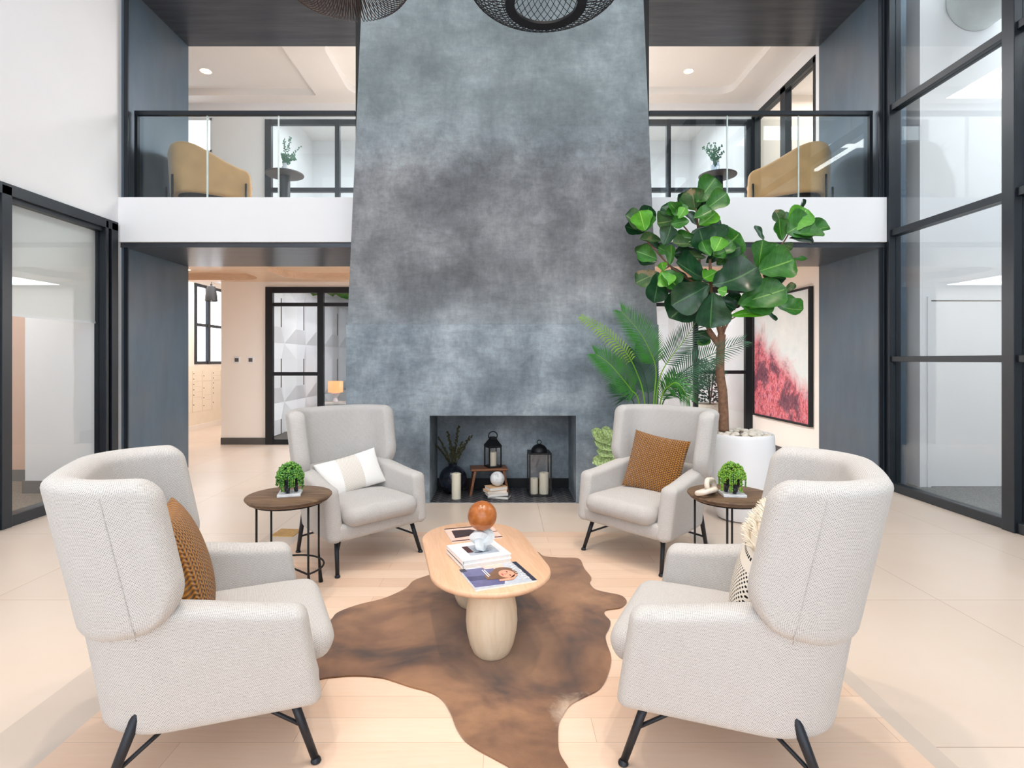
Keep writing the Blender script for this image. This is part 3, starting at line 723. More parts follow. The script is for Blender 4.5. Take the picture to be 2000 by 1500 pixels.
# ================================================================== railings
def railing(label, x0, x1, joints):
    t = thing('glass_railing', label, 'railing'); y = 6.33
    MB().span(x0, x1, y-.025, y+.025, 4.245, 4.295, .004).build('handrail', M['frame'], t, smooth=0)
    xs = [x0]+joints+[x1]
    for a, b in zip(xs, xs[1:]):
        p = MB().span(a+.006, b-.006, y-.006, y+.006, 3.262, 4.245).build('pane', M['rail_glass'], t, smooth=0)
    for a in joints:
        mb = MB(); mb.span(a-.006, a-.001, y-.006, y+.006, 3.262, 4.245); mb.span(a+.005, a+.009, y-.006, y+.006, 3.262, 4.245); mb.build('pane_edge', M['glass_edge'], t, smooth=0)
    mb = MB(); s = -1 if x0 < 0 else 1; e = x0 if s < 0 else x1
    mb.span(e, e-s*.035, y-.02, y+.02, 3.262, 4.25); mb.build('end_post', M['frame'], t, smooth=0)
    return t
railing('glass balcony railing with dark handrail, left of the chimney', XJ0+.04, -1.70, [-3.40, -2.585])
railing('glass balcony railing with dark handrail, right of the chimney', 1.655, XJ1-.04, [2.55, 3.365])

for n, x0, x1 in (('trim_10', -1.69, -1.61), ('trim_11', 1.57, 1.645)): struct(n, MB().span(x0, x1, 6.285, 6.40, 3.27, 5.68), M['black'], smooth=0)
# ================================================================== upholstery shapes
def lerp(a, b, t): return a+(b-a)*t
def sstep(x, a=0., b=1.):
    t = max(0, min(1, (x-a)/(b-a))); return t*t*(3-2*t)
def dens(n): return [math.sin(PI/2*(-1+2*i/n)) for i in range(n+1)]
def edge(d, r):
    x = max(0., min(1., d/r)); return math.sqrt(max(0, 1-(1-x)**2))
def arcuv(half, d, R_, T):
    """distance along the padded surface, round the edge"""
    return half-d if d >= R_ else half-R_+math.asin(max(-1., min(1., 1-d/R_)))*(R_+T/2)/2
class UPath:
    """plan of a wrap-around band: half of it, back centre to front end, mirrored"""
    def __init__(s, w, yb, yf, rc, flare=0, bow=.0, kb=1.0):
        pts = []
        for i in range(11): x = (w-rc)*i/10; pts.append((x, yb+bow*(x/w)**2))
        y0 = pts[-1][1]
        for i in range(1, 17):
            a = -PI/2+PI/2*i/16; pts.append((w-rc+rc*math.cos(a), y0+rc+rc*math.sin(a)))
        for i in range(1, 13): t = i/12; pts.append((w+flare*t*t, lerp(y0+rc, yf, t)))
        pts = [(x*lerp(kb, 1, (y-yb)/(yf-yb)), y) for x, y in pts]
        s.p = pts; s.d = [0]
        for a, b in zip(pts, pts[1:]): s.d.append(s.d[-1]+math.hypot(b[0]-a[0], b[1]-a[1]))
        s.L = s.d[-1]
    def at(s, q):
        sg = 1 if q >= 0 else -1; q = min(abs(q), s.L); i = 0
        while i < len(s.d)-2 and s.d[i+1] < q: i += 1
        t = (q-s.d[i])/(s.d[i+1]-s.d[i]); a, b = s.p[i], s.p[i+1]
        # smoothed tangent
        j0, j1 = max(i-1, 0), min(i+2, len(s.p)-1)
        tx, ty = s.p[j1][0]-s.p[j0][0], s.p[j1][1]-s.p[j0][1]; l = math.hypot(tx, ty)
        return Vector((sg*lerp(a[0], b[0], t), lerp(a[1], b[1], t), 0)), Vector((sg*ty/l, -tx/l, 0))
def band(mb, path, zb, zt, T, R_, r_top, r_bot, lean=(0, 0), spread=0, na=64, nb=22, mi=0):
    """padded panel along a UPath; zb(s), zt(s) heights; corner radii at the two ends"""
    for sg in (1, -1):
        def fn(a, b_):
            v = (b_+1)/2; s0 = a*path.L
            H = zt(s0)-zb(s0); dt = (1-v)*H; db = v*H; cut = 0
            if dt < r_top: cut = max(cut, r_top-math.sqrt(max(0, r_top**2-(r_top-dt)**2)))
            if db < r_bot: cut = max(cut, r_bot-math.sqrt(max(0, r_bot**2-(r_bot-db)**2)))
            s_ = a*(path.L-cut); p, n = path.at(s_)
            z = zb(s_)+v*(zt(s_)-zb(s_)); hh = (z-.235)
            th = T/2*edge((1-abs(a))*(path.L-cut), R_)*edge(min(dt, db), R_)
            q = p+n*th*sg; q.x *= 1+spread*hh; q.y += lean[0]*(z-lean[1]); q.z = z
            return q
        mb.grid(fn, dens(na), dens(nb), mi, uvf=lambda a, b_: (
            math.copysign(arcuv(path.L, (1-abs(a))*path.L, R_, T), a)+3, math.copysign(arcuv((zt(a*path.L)-zb(a*path.L))/2, (1-abs(b_))*(zt(a*path.L)-zb(a*path.L))/2, R_, T), b_)+3))
def cushion(mb, cx, cy, w, d, z0, z1, r=.07, R_=.05, dome=.02, na=30, nb=30):
    for sg in (1, -1):
        def fn(a, b_):
            yy = b_*d/2; e = d/2-abs(yy); cut = 0
            if e < r: cut = r-math.sqrt(max(0, r*r-(r-e)**2))
            x = a*(w/2-cut); th = edge((1-abs(a))*(w/2-cut), R_)*edge(e, R_)
            z = (z0+z1)/2+sg*(z1-z0)/2*th
            if sg > 0: z += dome*(1-a*a)*(1-b_*b_)
            return Vector((cx+x, cy+yy, z))
        mb.grid(fn, dens(na), dens(nb), uvf=lambda a, b_: (math.copysign(arcuv(w/2, (1-abs(a))*w/2, R_, z1-z0), a)+3, math.copysign(arcuv(d/2, (1-abs(b_))*d/2, R_, z1-z0), b_)+3))
def make_armchair(label):
    t = thing('wingback_armchair', label, 'armchair', group='wingback armchairs around the coffee table')
    # tub: arms and low back in one upholstered wrap
    mb = MB(); P = UPath(.352, -.235, .398, .17, .0, .01, .80)
    band(mb, P, lambda s: .225, lambda s: lerp(.66, .592, sstep(abs(s), .35, P.L)), .112, .034, .045, .035, (-.16, .235), .12, 84, 26)
    # seat base between the arms
    mb.span(-.24, .24, -.19, .05, .228, .34, .03); mb.span(-.335, .335, .02, .392, .226, .34, .03)
    mb.boxuv(); mb.build('tub_shell', M['fabric'], t, smooth=60, weld=1e-5, recalc=True)
    mb = MB(); cushion(mb, 0, .10, .585, .72, .32, .445, .09, .055, .028); mb.build('seat_cushion', M['fabric'], t, smooth=70, weld=1e-5, recalc=True)
    # wing headrest wrapped around the low back
    mb = MB(); Hd = UPath(.362, -.305, .0, .19, .01, .02, .86)
    band(mb, Hd, lambda s: .545+.055*sstep(abs(s), .25, Hd.L), lambda s: 1.075-.012*sstep(abs(s), .5, Hd.L), .108, .040, .055, .15, (-.20, .56), .08, 84, 36)
    hd = mb.build('wing_headrest', M['fabric'], t, smooth=60, weld=1e-5, recalc=True)
    for sg in (-1, 1):      # stitched seam where each wing begins
        pts = []
        for i in range(17):
            z = .575+(1.06-.575)*i/16; p, n = Hd.at(sg*.41); hh = z-.235
            q = p+n*(.0542*min(1, edge(min(1.075-z, z-.545), .040))); q.x *= 1+.08*hh; q.y += -.20*(z-.56); q.z = z; pts.append(q)
        MB().tube(pts, .0022, 5).build('seam', M['fabric'], hd)
    for sx in (-1, 1):
        mb = MB(); mb.tube([(sx*.305, .295, .25), (sx*.340, .375, .012)], [.0165, .0135], 14); mb.lathe([(.017, 0), (.019, .004), (.017, .012), (.012, .018)], 14, (sx*.341, .377, 0))
        mb.build('leg', M['legs'], t)
        mb = MB(); mb.tube([(sx*.318, -.155, .34), (sx*.307, -.275, .012)], [.018, .0135], 14); mb.lathe([(.017, 0), (.019, .004), (.017, .012), (.012, .018)], 14, (sx*.306, -.277, 0))
        mb.build('leg', M['legs'], t)
        MB().tube([(sx*.324, .338, .13), (sx*.12, .06, .232)], .0075, 8).build('stretcher', M['legs'], t)
        MB().tube([(sx*.311, -.232, .13), (sx*.12, .02, .232)], .0075, 8).build('stretcher', M['legs'], t)
    return t
CH = make_armchair('oatmeal wingback armchair at front left, with the knitted amber pillow half hidden behind its wing')
def face(dx, dy): return math.atan2(dy, dx)-PI/2
CHAIRS = []
def put_chair(o, x, y, f):
    o.location = (x, y, 0.004); o.rotation_euler = (0, 0, f); CHAIRS.append((x, y, f)); return o
put_chair(CH, -1.165, 2.136, face(.903, .43))
put_chair(dup(CH, (0, 0, 0), 0, 'oatmeal wingback armchair at front right, holding the fringed black and cream pillow'), .915, 2.115, face(-.895, .446))
put_chair(dup(CH, (0, 0, 0), 0, 'oatmeal wingback armchair left of the fire opening, holding the white lumbar pillow'), -1.139, 4.183, face(.713, -.70))
put_chair(dup(CH, (0, 0, 0), 0, 'oatmeal wingback armchair in front of the palm, holding the square amber pillow'), 1.112, 4.20, face(-.757, -.652))
# ------------------------------------------------------------------ pillows
def pillow_mesh(w, h, T, mat, sag=.07, fr=None):
    mb = MB()
    for sg in (1, -1):
        def fn(a, b_):
            x = a*w/2*(1-sag*(1-b_*b_)*abs(a)**3); z = b_*h/2*(1-sag*(1-a*a)*abs(b_)**3)
            th = T/2*((1-a**2)*(1-b_**2))**.42
            return Vector((x, sg*th, z))
        mb.grid(fn, dens(34), dens(34))
    bmesh.ops.remove_doubles(mb.bm, verts=mb.bm.verts, dist=1e-5); bmesh.ops.recalc_face_normals(mb.bm, faces=mb.bm.faces)
    return mb
def seat_point(k, x, y, z):
    cx, cy, f = CHAIRS[k]; c, s = math.cos(f), math.sin(f)
    return Vector((cx+c*x-s*y, cy+s*x+c*y, z))
def put_pillow(name, label, k, x, y, z, w, h, T, mat, tilt, turn=0, roll=0, grp=None):
    o = pillow_mesh(w, h, T, mat).build(name, mat, smooth=80); tag(o, label, 'pillow', grp)
    o.location = seat_point(k, x, y, z); o.rotation_euler = (Euler((0, 0, CHAIRS[k][2]+turn)).to_matrix() @ Euler((R(tilt), 0, 0)).to_matrix() @ Euler((0, R(roll), 0)).to_matrix()).to_euler()
    return o
put_pillow('knitted_pillow', 'amber chunky knit pillow on the front left armchair, mostly behind the wing', 0, .02, -.06, .665, .46, .46, .17, M['knit'], 16)
put_pillow('knitted_pillow', 'square amber knit pillow on the armchair in front of the palm', 3, -.02, -.03, .66, .45, .45, .15, M['knit'], 18, R(10), -7)
put_pillow('lumbar_pillow', 'white lumbar pillow with a beige ribbed stripe, on the armchair left of the fire opening', 2, .0, -.04, .585, .52, .285, .15, M['lumbar'], 24, R(-4), 9)
fp_ = put_pillow('fringed_pillow', 'cream pillow with black dashes and shaggy fringe on the front right armchair', 1, .03, -.06, .655, .44, .44, .17, M['dash'], 20, 0, 0)
mb = MB(); random.seed(5)          # shaggy rows of yarn near its top
for zrow, ln in ((.10, .05), (.145, .055), (.19, .06)):
    for i in range(70):
        x = -.20+.40*i/69+random.uniform(-.004, .004); a = x/.22; b_ = zrow/.22
        yy = .085*max(0, (1-a*a)*(1-b_*b_))**.42
        p = Vector((x, yy, zrow)); d = Vector((random.uniform(-.3, .3), .5, random.uniform(.2, .9))).normalized()
        mb.tube([p, p+d*ln*.5, p+d*ln*.9+Vector((0, .004, -.008))], [.0028, .0024, .0012], 4)
for i in range(90):
    s_ = random.choice((-1, 1)); zz = random.uniform(-.1, .21); p = Vector((s_*.21, 0, zz)); d = Vector((s_, random.uniform(-.4, .4), random.uniform(-.5, .5))).normalized()
    mb.tube([p, p+d*.025, p+d*.045], [.003, .0025, .001], 4)
mb.build('fringe', M['gold_fringe'], fp_)['kind'] = 'stuff'

# ================================================================== coffee table
ax = math.atan2(.22, .975)           # its long axis leans a little left of the view
ct = thing('coffee_table', 'pale ash oval coffee table on two bulging turned pedestals, on the cowhide', 'table', (-.125, 3.0, .012), ax)
TT = .400                            # top surface above its base
mb = MB(); L_, W_ = .255, .30
def stadium(d, n=24):
    o = []
    for k in range(n+1): a = PI*k/n; o.append(((W_-d)*math.cos(a), L_+(W_-d)*math.sin(a)))
    for k in range(n+1): a = PI+PI*k/n; o.append(((W_-d)*math.cos(a), -L_+(W_-d)*math.sin(a)))
    return o
rings = []
for d, z in ((.05, TT-.034), (.016, TT-.030), (.003, TT-.022), (0, TT-.014), (.002, TT-.005), (.008, TT)):
    rings.append([mb.bm.verts.new((x, y, z)) for x, y in stadium(d)])
for a, c in zip(rings, rings[1:]):
    n = len(a)
    for k in range(n): mb.bm.faces.new((a[k], a[(k+1) % n], c[(k+1) % n], c[k]))
mb.bm.faces.new(rings[0][::-1]); mb.bm.faces.new(rings[-1])
mb.build('tabletop', M['ash'], ct, smooth=40)
prof = [(.080, 0), (.092, .012), (.108, .05), (.122, .11), (.127, .16), (.124, .22), (.112, .29), (.098, .345), (.092, TT-.034)]
for y in (-.285, .27):
    MB().lathe(prof, 40, (0.0, y, 0)).build('pedestal', M['ash_leg'], ct)
TZ = .412
def table_quad(pts, h, name, mats, label, cat, z=TZ, grp=None):
    """a flat book lying on four measured corners; returns (empty, centre, axis, size)"""
    q = [pz(x, y, z+h) for x, y in pts]; c = sum(q, Vector())/4
    u = ((q[1]-q[0])+(q[2]-q[3]))/2; v = ((q[0]-q[3])+(q[1]-q[2]))/2
    rz = math.atan2(u.y, u.x)
    return c, rz, u.length, v.length
# front magazine
c, rz, w, d = table_quad([(902, 1112), (1013, 1097), (1043, 1133), (923, 1154)], .009, '', None, '', '')
mg = thing('magazine', 'glossy magazine with a long haired woman on its cover, nearest on the coffee table', 'magazine', (c.x, c.y, TZ), rz, 'magazines on the coffee table')
MB().box((0, 0, .0045), (w, d, .009), None, .001, 1).build('pages', M['paper'], mg, smooth=0)
P_ = {k: plain('print_'+k, c_, .3, var=.15, scale=40) for k, c_ in dict(denim=(98, 98, 140), denim2=(66, 66, 104), hair=(120, 84, 58), skin=(228, 160, 132), skin2=(204, 126, 104), navy=(44, 44, 62), pale=(232, 220, 212), white=(248, 248, 250), lip=(176, 70, 74), pink=(220, 150, 190), gold=(220, 190, 140), brown=(84, 44, 36), grey=(190, 196, 206), blush=(232, 196, 182), dark=(58, 34, 32)).items()}
def decal(name, parent, z, pts, mat, th=.0006):
    mb = MB(); mb.prism(pts, z, z+th); return mb.build(name, mat, parent, smooth=0)
def ell(cx, cy, rx, ry, n=20, a0=0, a1=360): return [(cx+rx*math.cos(R(a0+(a1-a0)*k/n)), cy+ry*math.sin(R(a0+(a1-a0)*k/n))) for k in range(n)]
def rect(x0, x1, y0, y1): return [(x0, y0), (x1, y0), (x1, y1), (x0, y1)]
cv = decal('cover', mg, .0090, rect(-w/2, w/2, -d/2, d/2), P_['grey'])
Z = .0096; S = w; D = d
decal('cover_denim_jacket', cv, Z, [(-.48*S, -.40*D), (-.02*S, -.44*D), (.10*S, -.12*D), (.02*S, .42*D), (-.48*S, .46*D)], P_['denim'])
decal('cover_jacket_fold', cv, Z+.0007, [(-.48*S, -.10*D), (-.05*S, -.14*D), (-.05*S, .02*D), (-.48*S, .10*D)], P_['denim2'])
decal('cover_hair', cv, Z+.0010, ell(.14*S, .02*D, .20*S, .30*D)+[], P_['hair'])
decal('cover_hair_length', cv, Z+.0013, [(-.22*S, -.16*D), (.12*S, -.26*D), (.14*S, .26*D), (-.20*S, .06*D)], P_['hair'])
decal('cover_face', cv, Z+.0019, ell(.15*S, -.04*D, .125*S, .20*D), P_['skin'])
decal('cover_hand', cv, Z+.0019, [(-.06*S, -.32*D), (.16*S, -.34*D), (.30*S, -.16*D), (.27*S, -.10*D), (.14*S, -.24*D), (-.04*S, -.24*D)], P_['skin'])
decal('cover_lips', cv, Z+.0025, ell(.075*S, -.05*D, .012*S, .055*D, 12), P_['lip'])
decal('cover_eye', cv, Z+.0025, ell(.18*S, .05*D, .012*S, .035*D, 10), P_['brown'])
decal('cover_eye', cv, Z+.0025, ell(.18*S, -.13*D, .012*S, .035*D, 10), P_['brown'])
decal('cover_nose', cv, Z+.0025, [(.11*S, -.02*D), (.17*S, -.03*D), (.11*S, -.08*D)], P_['skin2'])
decal('cover_inset_photo', cv, Z+.0007, [(-.10*S, .34*D), (.22*S, .30*D), (.24*S, .50*D), (-.13*S, .50*D)], P_['blush'])
decal('cover_top_band', cv, Z+.0007, rect(.425*S, .50*S, -.5*D, .5*D), P_['navy'])
decal('cover_corner', cv, Z+.0007, rect(-.5*S, -.40*S, .36*D, .5*D), P_['navy'])
def text(name, body, parent, loc, size, rz, mat, sx=1.0, ext=.0003):
    cu = bpy.data.curves.new(name, 'FONT'); cu.body = body; cu.size = size; cu.align_x = 'CENTER'; cu.align_y = 'CENTER'; cu.extrude = ext
    o = bpy.data.objects.new(name, cu); COL.objects.link(o); o.parent = parent; o.location = loc; o.rotation_euler = (0, 0, rz); o.scale = (sx, 1, 1)
    cu.materials.append(mat); bpy.context.view_layer.update()
    me = bpy.data.meshes.new_from_object(o.evaluated_get(bpy.context.evaluated_depsgraph_get())); me.name = name
    o2 = bpy.data.objects.new(name, me); COL.objects.link(o2); o2.parent = parent; o2.location = loc; o2.rotation_euler = (0, 0, rz); o2.scale = (sx, 1, 1)
    bpy.data.objects.remove(o); bpy.data.curves.remove(cu)
    if not me.materials: me.materials.append(mat)
    return o2
text('masthead', 'VANITY FAIR', cv, (.355*S, 0, Z+.0018), .058, -PI/2, P_['white'], .60)
for k_ in range(2): decal('headline', cv, Z+.0020, [(-(.17-.035*k_)*S, .30*D), (-(.155-.035*k_)*S, .30*D), (-(.150-.035*k_)*S, (-.06+.05*k_)*D), (-(.165-.035*k_)*S, (-.06+.05*k_)*D)], P_['white'])
# white art books, a knot and a ball on them
c2, rz2, w2_, d2_ = table_quad([(878, 1065), (968, 1053), (992, 1083), (897, 1098)], .042, '', None, '', '')
bk = thing('art_book', 'thick white art book lying under another, beneath the faceted knot', 'book', (c2.x, c2.y, TZ), rz2, 'white art books on the coffee table')
mb = MB(); mb.box((0, 0, .0015), (w2_, d2_, .003)); mb.box((0, 0, .0205), (w2_, d2_, .003)); mb.box((-w2_/2+.0015, 0, .011), (.003, d2_, .022)); mb.build('cover', M['book_white'], bk, smooth=0)
MB().box((.003, 0, .011), (w2_-.010, d2_-.008, .0158)).build('pages', M['paper'], bk, smooth=0)
bk2 = dup(bk, (c2.x, c2.y, TZ+.0222), rz2+.012, 'white art book with a grey interior photo on its cover, directly under the faceted knot')
cvp = decal('cover_photo', bk2, .0220, rect(-.26*w2_, .34*w2_, -.30*d2_, .28*d2_), P_['grey'])
decal('cover_photo_brown', bk2, .0226, rect(-.26*w2_, -.14*w2_, -.12*d2_, .27*d2_), P_['brown'], .0004)
decal('cover_photo_dark', bk2, .0226, rect(-.14*w2_, .16*w2_, -.18*d2_, -.15*d2_), P_['navy'], .0004)
kz = TZ+.0447
kc = pz(937, 1078, kz); kn = thing('knot_sculpture', 'white faceted knot sculpture carrying the brown wooden ball', 'sculpture', (kc.x+.01, kc.y+.02, kz), .4)
mb = MB(); pts = []
for i in range(36):
    a = 2*PI*i/36; r_ = .5
    x = math.sin(a)+2*math.sin(2*a); y = math.cos(a)-2*math.cos(2*a); z = -math.sin(3*a)
    pts.append(Vector((x*.0155, z*.019, y*.0155)))
mn = 0
mb.loop_tube(pts, .023, 4)
zmin = min(v.co.z for v in mb.bm.verts); zmax = max(v.co.z for v in mb.bm.verts)
bmesh.ops.translate(mb.bm, vec=(0, 0, -zmin), verts=mb.bm.verts)
mb.build('knot', M['knot'], kn, smooth=0)
bl = MB().ball((0, 0, 0), .076, None, 40, 24).build('wooden_ball', M['ball_wood'], smooth=60); bl.location = (kc.x+.012, kc.y+.02, kz+(zmax-zmin)+.070)
tag(bl, 'glossy brown burl wooden ball balanced on the white knot', 'ball')
# rear magazine
c3, rz3, w3_, d3_ = table_quad([(872, 1034), (963, 1026), (980, 1050), (880, 1060)], .008, '', None, '', '')
m3 = thing('magazine', 'magazine with pink and dark brown cover at the far end of the coffee table', 'magazine', (c3.x-.004, c3.y+.012, TZ), rz3, 'magazines on the coffee table')
MB().box((0, 0, .004), (w3_, d3_, .008), None, .001, 1).build('pages', M['paper'], m3, smooth=0)
cv3 = decal('cover', m3, .008, rect(-w3_/2, w3_/2, -d3_/2, d3_/2), P_['blush'])
decal('cover_figure', cv3, .0087, [(-.40*w3_, -.28*d3_), (-.02*w3_, -.20*d3_), (.22*w3_, -.02*d3_), (.0*w3_, .28*d3_), (-.38*w3_, .30*d3_)], P_['dark'])
decal('cover_stripe', cv3, .0087, rect(-.5*w3_, .5*w3_, .44*d3_, .5*d3_), P_['dark']); decal('cover_stripe', cv3, .0087, rect(.1*w3_, .5*w3_, -.06*d3_, -.02*d3_), P_['brown'])
decal('cover_spine', cv3, .0087, rect(-.5*w3_, .5*w3_, -.5*d3_, -.45*d3_), P_['brown'])
decal('cover_head', cv3, .0087, ell(.30*w3_, .16*d3_, .06*w3_, .07*d3_), P_['brown'])

# ================================================================== cowhide
px_out = [(1046, 1077), (1062, 1086), (1092, 1089), (1130, 1091), (1141, 1110), (1155, 1128), (1152, 1138), (1161, 1150), (1180, 1156), (1210, 1162), (1222, 1170), (1223, 1178), (1210, 1187), (1184, 1191), (1181, 1200), (1192, 1213), (1190, 1226), (1183, 1240), (1185, 1256), (1194, 1285), (1186, 1320), (1170, 1345), (1142, 1360), (1115, 1375), (1100, 1395), (1092, 1412), (1090, 1436), (1093, 1470), (1112, 1503), (1128, 1545), (1122, 1590), (1085, 1612), (1040, 1585), (1020, 1540), (1000, 1502), (968, 1482), (935, 1464), (908, 1445), (891, 1420), (880, 1392), (864, 1366), (840, 1351), (800, 1340), (770, 1330), (745, 1323), (700, 1319), (660, 1321), (620, 1327), (585, 1345), (560, 1335), (575, 1290), (600, 1255), (645, 1212), (660, 1196), (700, 1181), (745, 1170), (775, 1158), (795, 1147), (808, 1134), (835, 1124), (870, 1112), (900, 1098), (950, 1090), (1005, 1085)]
out = [pz(x, y, .01) for x, y in px_out]; sm = []
for i in range(len(out)):
    p0, p1, p2, p3 = out[i-1], out[i], out[(i+1) % len(out)], out[(i+2) % len(out)]
    for k in range(4):
        t = k/4; sm.append(.5*((2*p1)+(p2-p0)*t+(2*p0-5*p1+4*p2-p3)*t*t+(3*p1-p0-3*p2+p3)*t**3))
mb = MB(); mb.prism([(p.x, p.y) for p in sm], .004, .011)
rug = mb.build('cowhide_rug', M['hide'], smooth=30); tag(rug, 'large brown cowhide rug spread under the coffee table', 'rug')

# ================================================================== side tables
def make_side_table(label):
    t = thing('side_table', label, 'side table', group='round side tables between the armchairs')
    MB().lathe([(.222, .578), (.236, .580), (.244, .588), (.243, .594), (.252, .597), (.256, .604), (.252, .611), (.240, .614), (0, .614)], 56).build('tabletop', M['dark_wood'], t)
    mb = MB(); mb.lathe([(.206, .566), (.212, .566), (.212, .578), (.206, .578)], 48); mb.build('rim_ring', M['iron'], t)
    for k in range(4):
        a = R(-38+90*k); c_, s_ = math.cos(a), math.sin(a); r0 = .209
        mb = MB(); mb.tube([(c_*r0, s_*r0, .57), (c_*r0, s_*r0, .20), (c_*(r0+.006), s_*(r0+.006), .11), (c_*(r0+.012), s_*(r0+.012), .03), (c_*(r0+.016), s_*(r0+.016), 0)], [.0065, .0065, .009, .013, .015], 10)
        mb.build('leg', M['iron'], t)
    pts = [(.205*math.cos(R(-38+180*k/24)), .205*math.sin(R(-38+180*k/24)), .165) for k in range(25)]
    MB().tube(pts, .006, 8).build('stretcher', M['iron'], t)
    MB().tube([(.205*math.cos(R(-38)), .205*math.sin(R(-38)), .165), (.205*math.cos(R(142)), .205*math.sin(R(142)), .165)], .006, 8).build('stretcher', M['iron'], t)
    return t
TL = make_side_table('round dark wood side table on thin iron legs, between the two left armchairs'); TL.location = (-1.335, 3.43, .003)
TR = dup(TL, (1.415, 3.47, .003), R(12), 'round dark wood side table on thin iron legs, between the two right armchairs')
def tray(x, y, rz, label):
    o = MB().box((0, 0, .008), (.135, .135, .016), None, .002, 2).build('marble_tile', M['marble'], smooth=0); o.location = (x, y, .6175); o.rotation_euler = (0, 0, rz); tag(o, label, 'coaster', 'white marble tiles under the trailing succulents'); return o
tray(-1.325, 3.42, R(14), 'square white marble tile under the trailing succulent on the left side table')
tray(1.405, 3.41, R(-6), 'square white marble tile under the trailing succulent on the right side table')
def make_succulent(label, seed, mats):
    t = thing('trailing_succulent', label, 'plant', group='trailing succulents in footed black pots'); random.seed(seed)
    mb = MB(); mb.lathe([(.018, .030), (.040, .034), (.056, .056), (.060, .085), (.055, .115), (.046, .130), (.040, .128), (.046, .112)], 32)
    pot = mb.build('pot', M['pot_black'], t)
    for k in range(3):
        a = R(30+120*k); MB().tube([(.032*math.cos(a), .032*math.sin(a), .042), (.036*math.cos(a), .036*math.sin(a), 0)], [.014, .011], 10).build('pot_foot', M['pot_black'], pot)
    mb = MB()
    def bead(p, s):
        mb.ico(p, (s*.6, s*.6, s), 1, (random.uniform(-1, 1), random.uniform(-1, 1), 0), random.randint(0, 1))
    for i in range(170):
        a = random.uniform(0, 2*PI); r_ = .062*math.sqrt(random.random()); bead((r_*math.cos(a), r_*math.sin(a), .138+.035*(1-(r_/.062)**2)+random.uniform(-.012, .014)), random.uniform(.008, .0115))
    for i in range(24):
        a = 2*PI*i/24+random.uniform(-.12, .12); ln = random.choice((.05, .07, .10, .12)) if i % 3 else .045
        r_ = .060; z = .140
        while z > .140-ln:
            q = (r_+random.uniform(-.005, .005))
            for s_ in (-1, 1): bead((q*math.cos(a+s_*.07), q*math.sin(a+s_*.07), z+random.uniform(-.004, .004)), random.uniform(.007, .010))
            r_ = min(.076, r_+.004); z -= .0085
    mb.build('foliage', mats, t, smooth=60)
    return t
s1 = make_succulent('trailing bead-leaved succulent in a footed black pot on the left side table', 3, [M['succ_dark'], M['succ']]); s1.location = (-1.325, 3.42, .6338)
s2 = make_succulent('trailing bead-leaved succulent in a footed black pot beside the stone links', 8, [M['succ'], M['palm_lime']]); s2.location = (1.405, 3.41, .6338)
lk = thing('stone_chain', 'cream stone chain links lying on the right side table', 'ornament', (1.235, 3.40, .6175), R(20))
def link(mb, Mx):
    pts = []
    for k in range(40):
        a = 2*PI*k/40; x = .034*math.cos(a); y = .034*math.sin(a); x += .030 if x > 0 else -.030; pts.append(Mx @ Vector((x, y, 0)))
    mb.loop_tube(pts, .0155, 12); return mb
link(MB(), Matrix.Translation((0, -.01, .027)) @ Euler((R(-16), R(-4), R(10))).to_matrix().to_4x4()).build('link', M['stone_cream'], lk)
link(MB(), Matrix.Translation((.060, .022, .052)) @ Euler((R(80), R(8), R(30))).to_matrix().to_4x4()).build('link', M['stone_cream'], lk)
fo = thing('floor_outlet_cover', 'square brass floor outlet cover in the tiles behind the left side table', 'floor outlet', (-1.82, 4.63, 0), R(-3))
MB().box((0, 0, .004), (.19, .19, .008), None, .002, 2).build('plate', M['brass'], fo, smooth=0)
mb = MB(); mb.lathe([(.036, .008), (.035, .0098), (.028, .0092), (0, .0094)], 24, (0, 0, 0)); mb.build('lid', M['brass'], fo)

# ================================================================== things in the fire opening
def on_hearth(x, y): return pz(x, y, .008)
p = Vector((-.556, 6.00, .008)); vs = thing('round_vase', 'dark smoked glass globe vase of dried stems, at left in the fire opening', 'vase', p)
mb = MB(); prof = []
for k in range(19):
    a = -PI/2+PI*k/20*.98; prof.append((.152*math.cos(a) if k else .05, .150+.150*math.sin(a) if k else 0.0))
prof += [(.040, .305), (.046, .322), (.036, .320), (.03, .30)]
mb.lathe(prof, 28); mb.build('body', M['smoke'], vs, smooth=20)
random.seed(11); mb = MB()
stems = thing('dried_stems', 'dried dark olive flower stems standing in the round smoked glass vase', 'dried flowers', p)
for (dx, dy, h, fat) in ((-.16, -.01, .60, .5), (-.06, .02, .66, 1), (.06, .03, .72, .8), (.20, .0, .62, 1.1), (-.20, .05, .52, .4), (.10, -.03, .55, .9), (0, -.02, .50, 1)):
    mb.tube([(0, 0, .20), (dx*.35, dy*.4, .20+(h-.2)*.5), (dx, dy, h)], [.004, .003, .002], 5)
    for k in range(46):
        t_ = .40+.60*k/45; q = Vector((dx*t_**1.6, dy*t_, .20+(h-.2)*t_))
        mb.ico(q+Vector((random.uniform(-1, 1), random.uniform(-1, 1), random.uniform(-.5, .5)))*.020*fat*(1.25-.6*t_), (.0085, .0085, .014), 1, (random.uniform(-1, 1), random.uniform(-1, 1), 0))
mb.build('stems', M['olive'], stems)
def candle(label, x, y, z, r, h, grp='ivory pillar candles in the fire opening'):
    t = thing('pillar_candle', label, 'candle', (x, y, z), 0, grp)
    MB().lathe([(r, 0), (r, h-.004), (r-.003, h), (r*.75, h-.002), (r*.5, h-.010), (0, h-.012)], 28).build('wax', M['wax'], t)
    MB().tube([(0, 0, h-.012), (.001, 0, h+.004)], .0015, 6).build('wick', M['black'], t)
    return t
candle('tall ivory pillar candle standing on the hearth in front of the round vase', -.500, 5.755, .008, .048, .262)
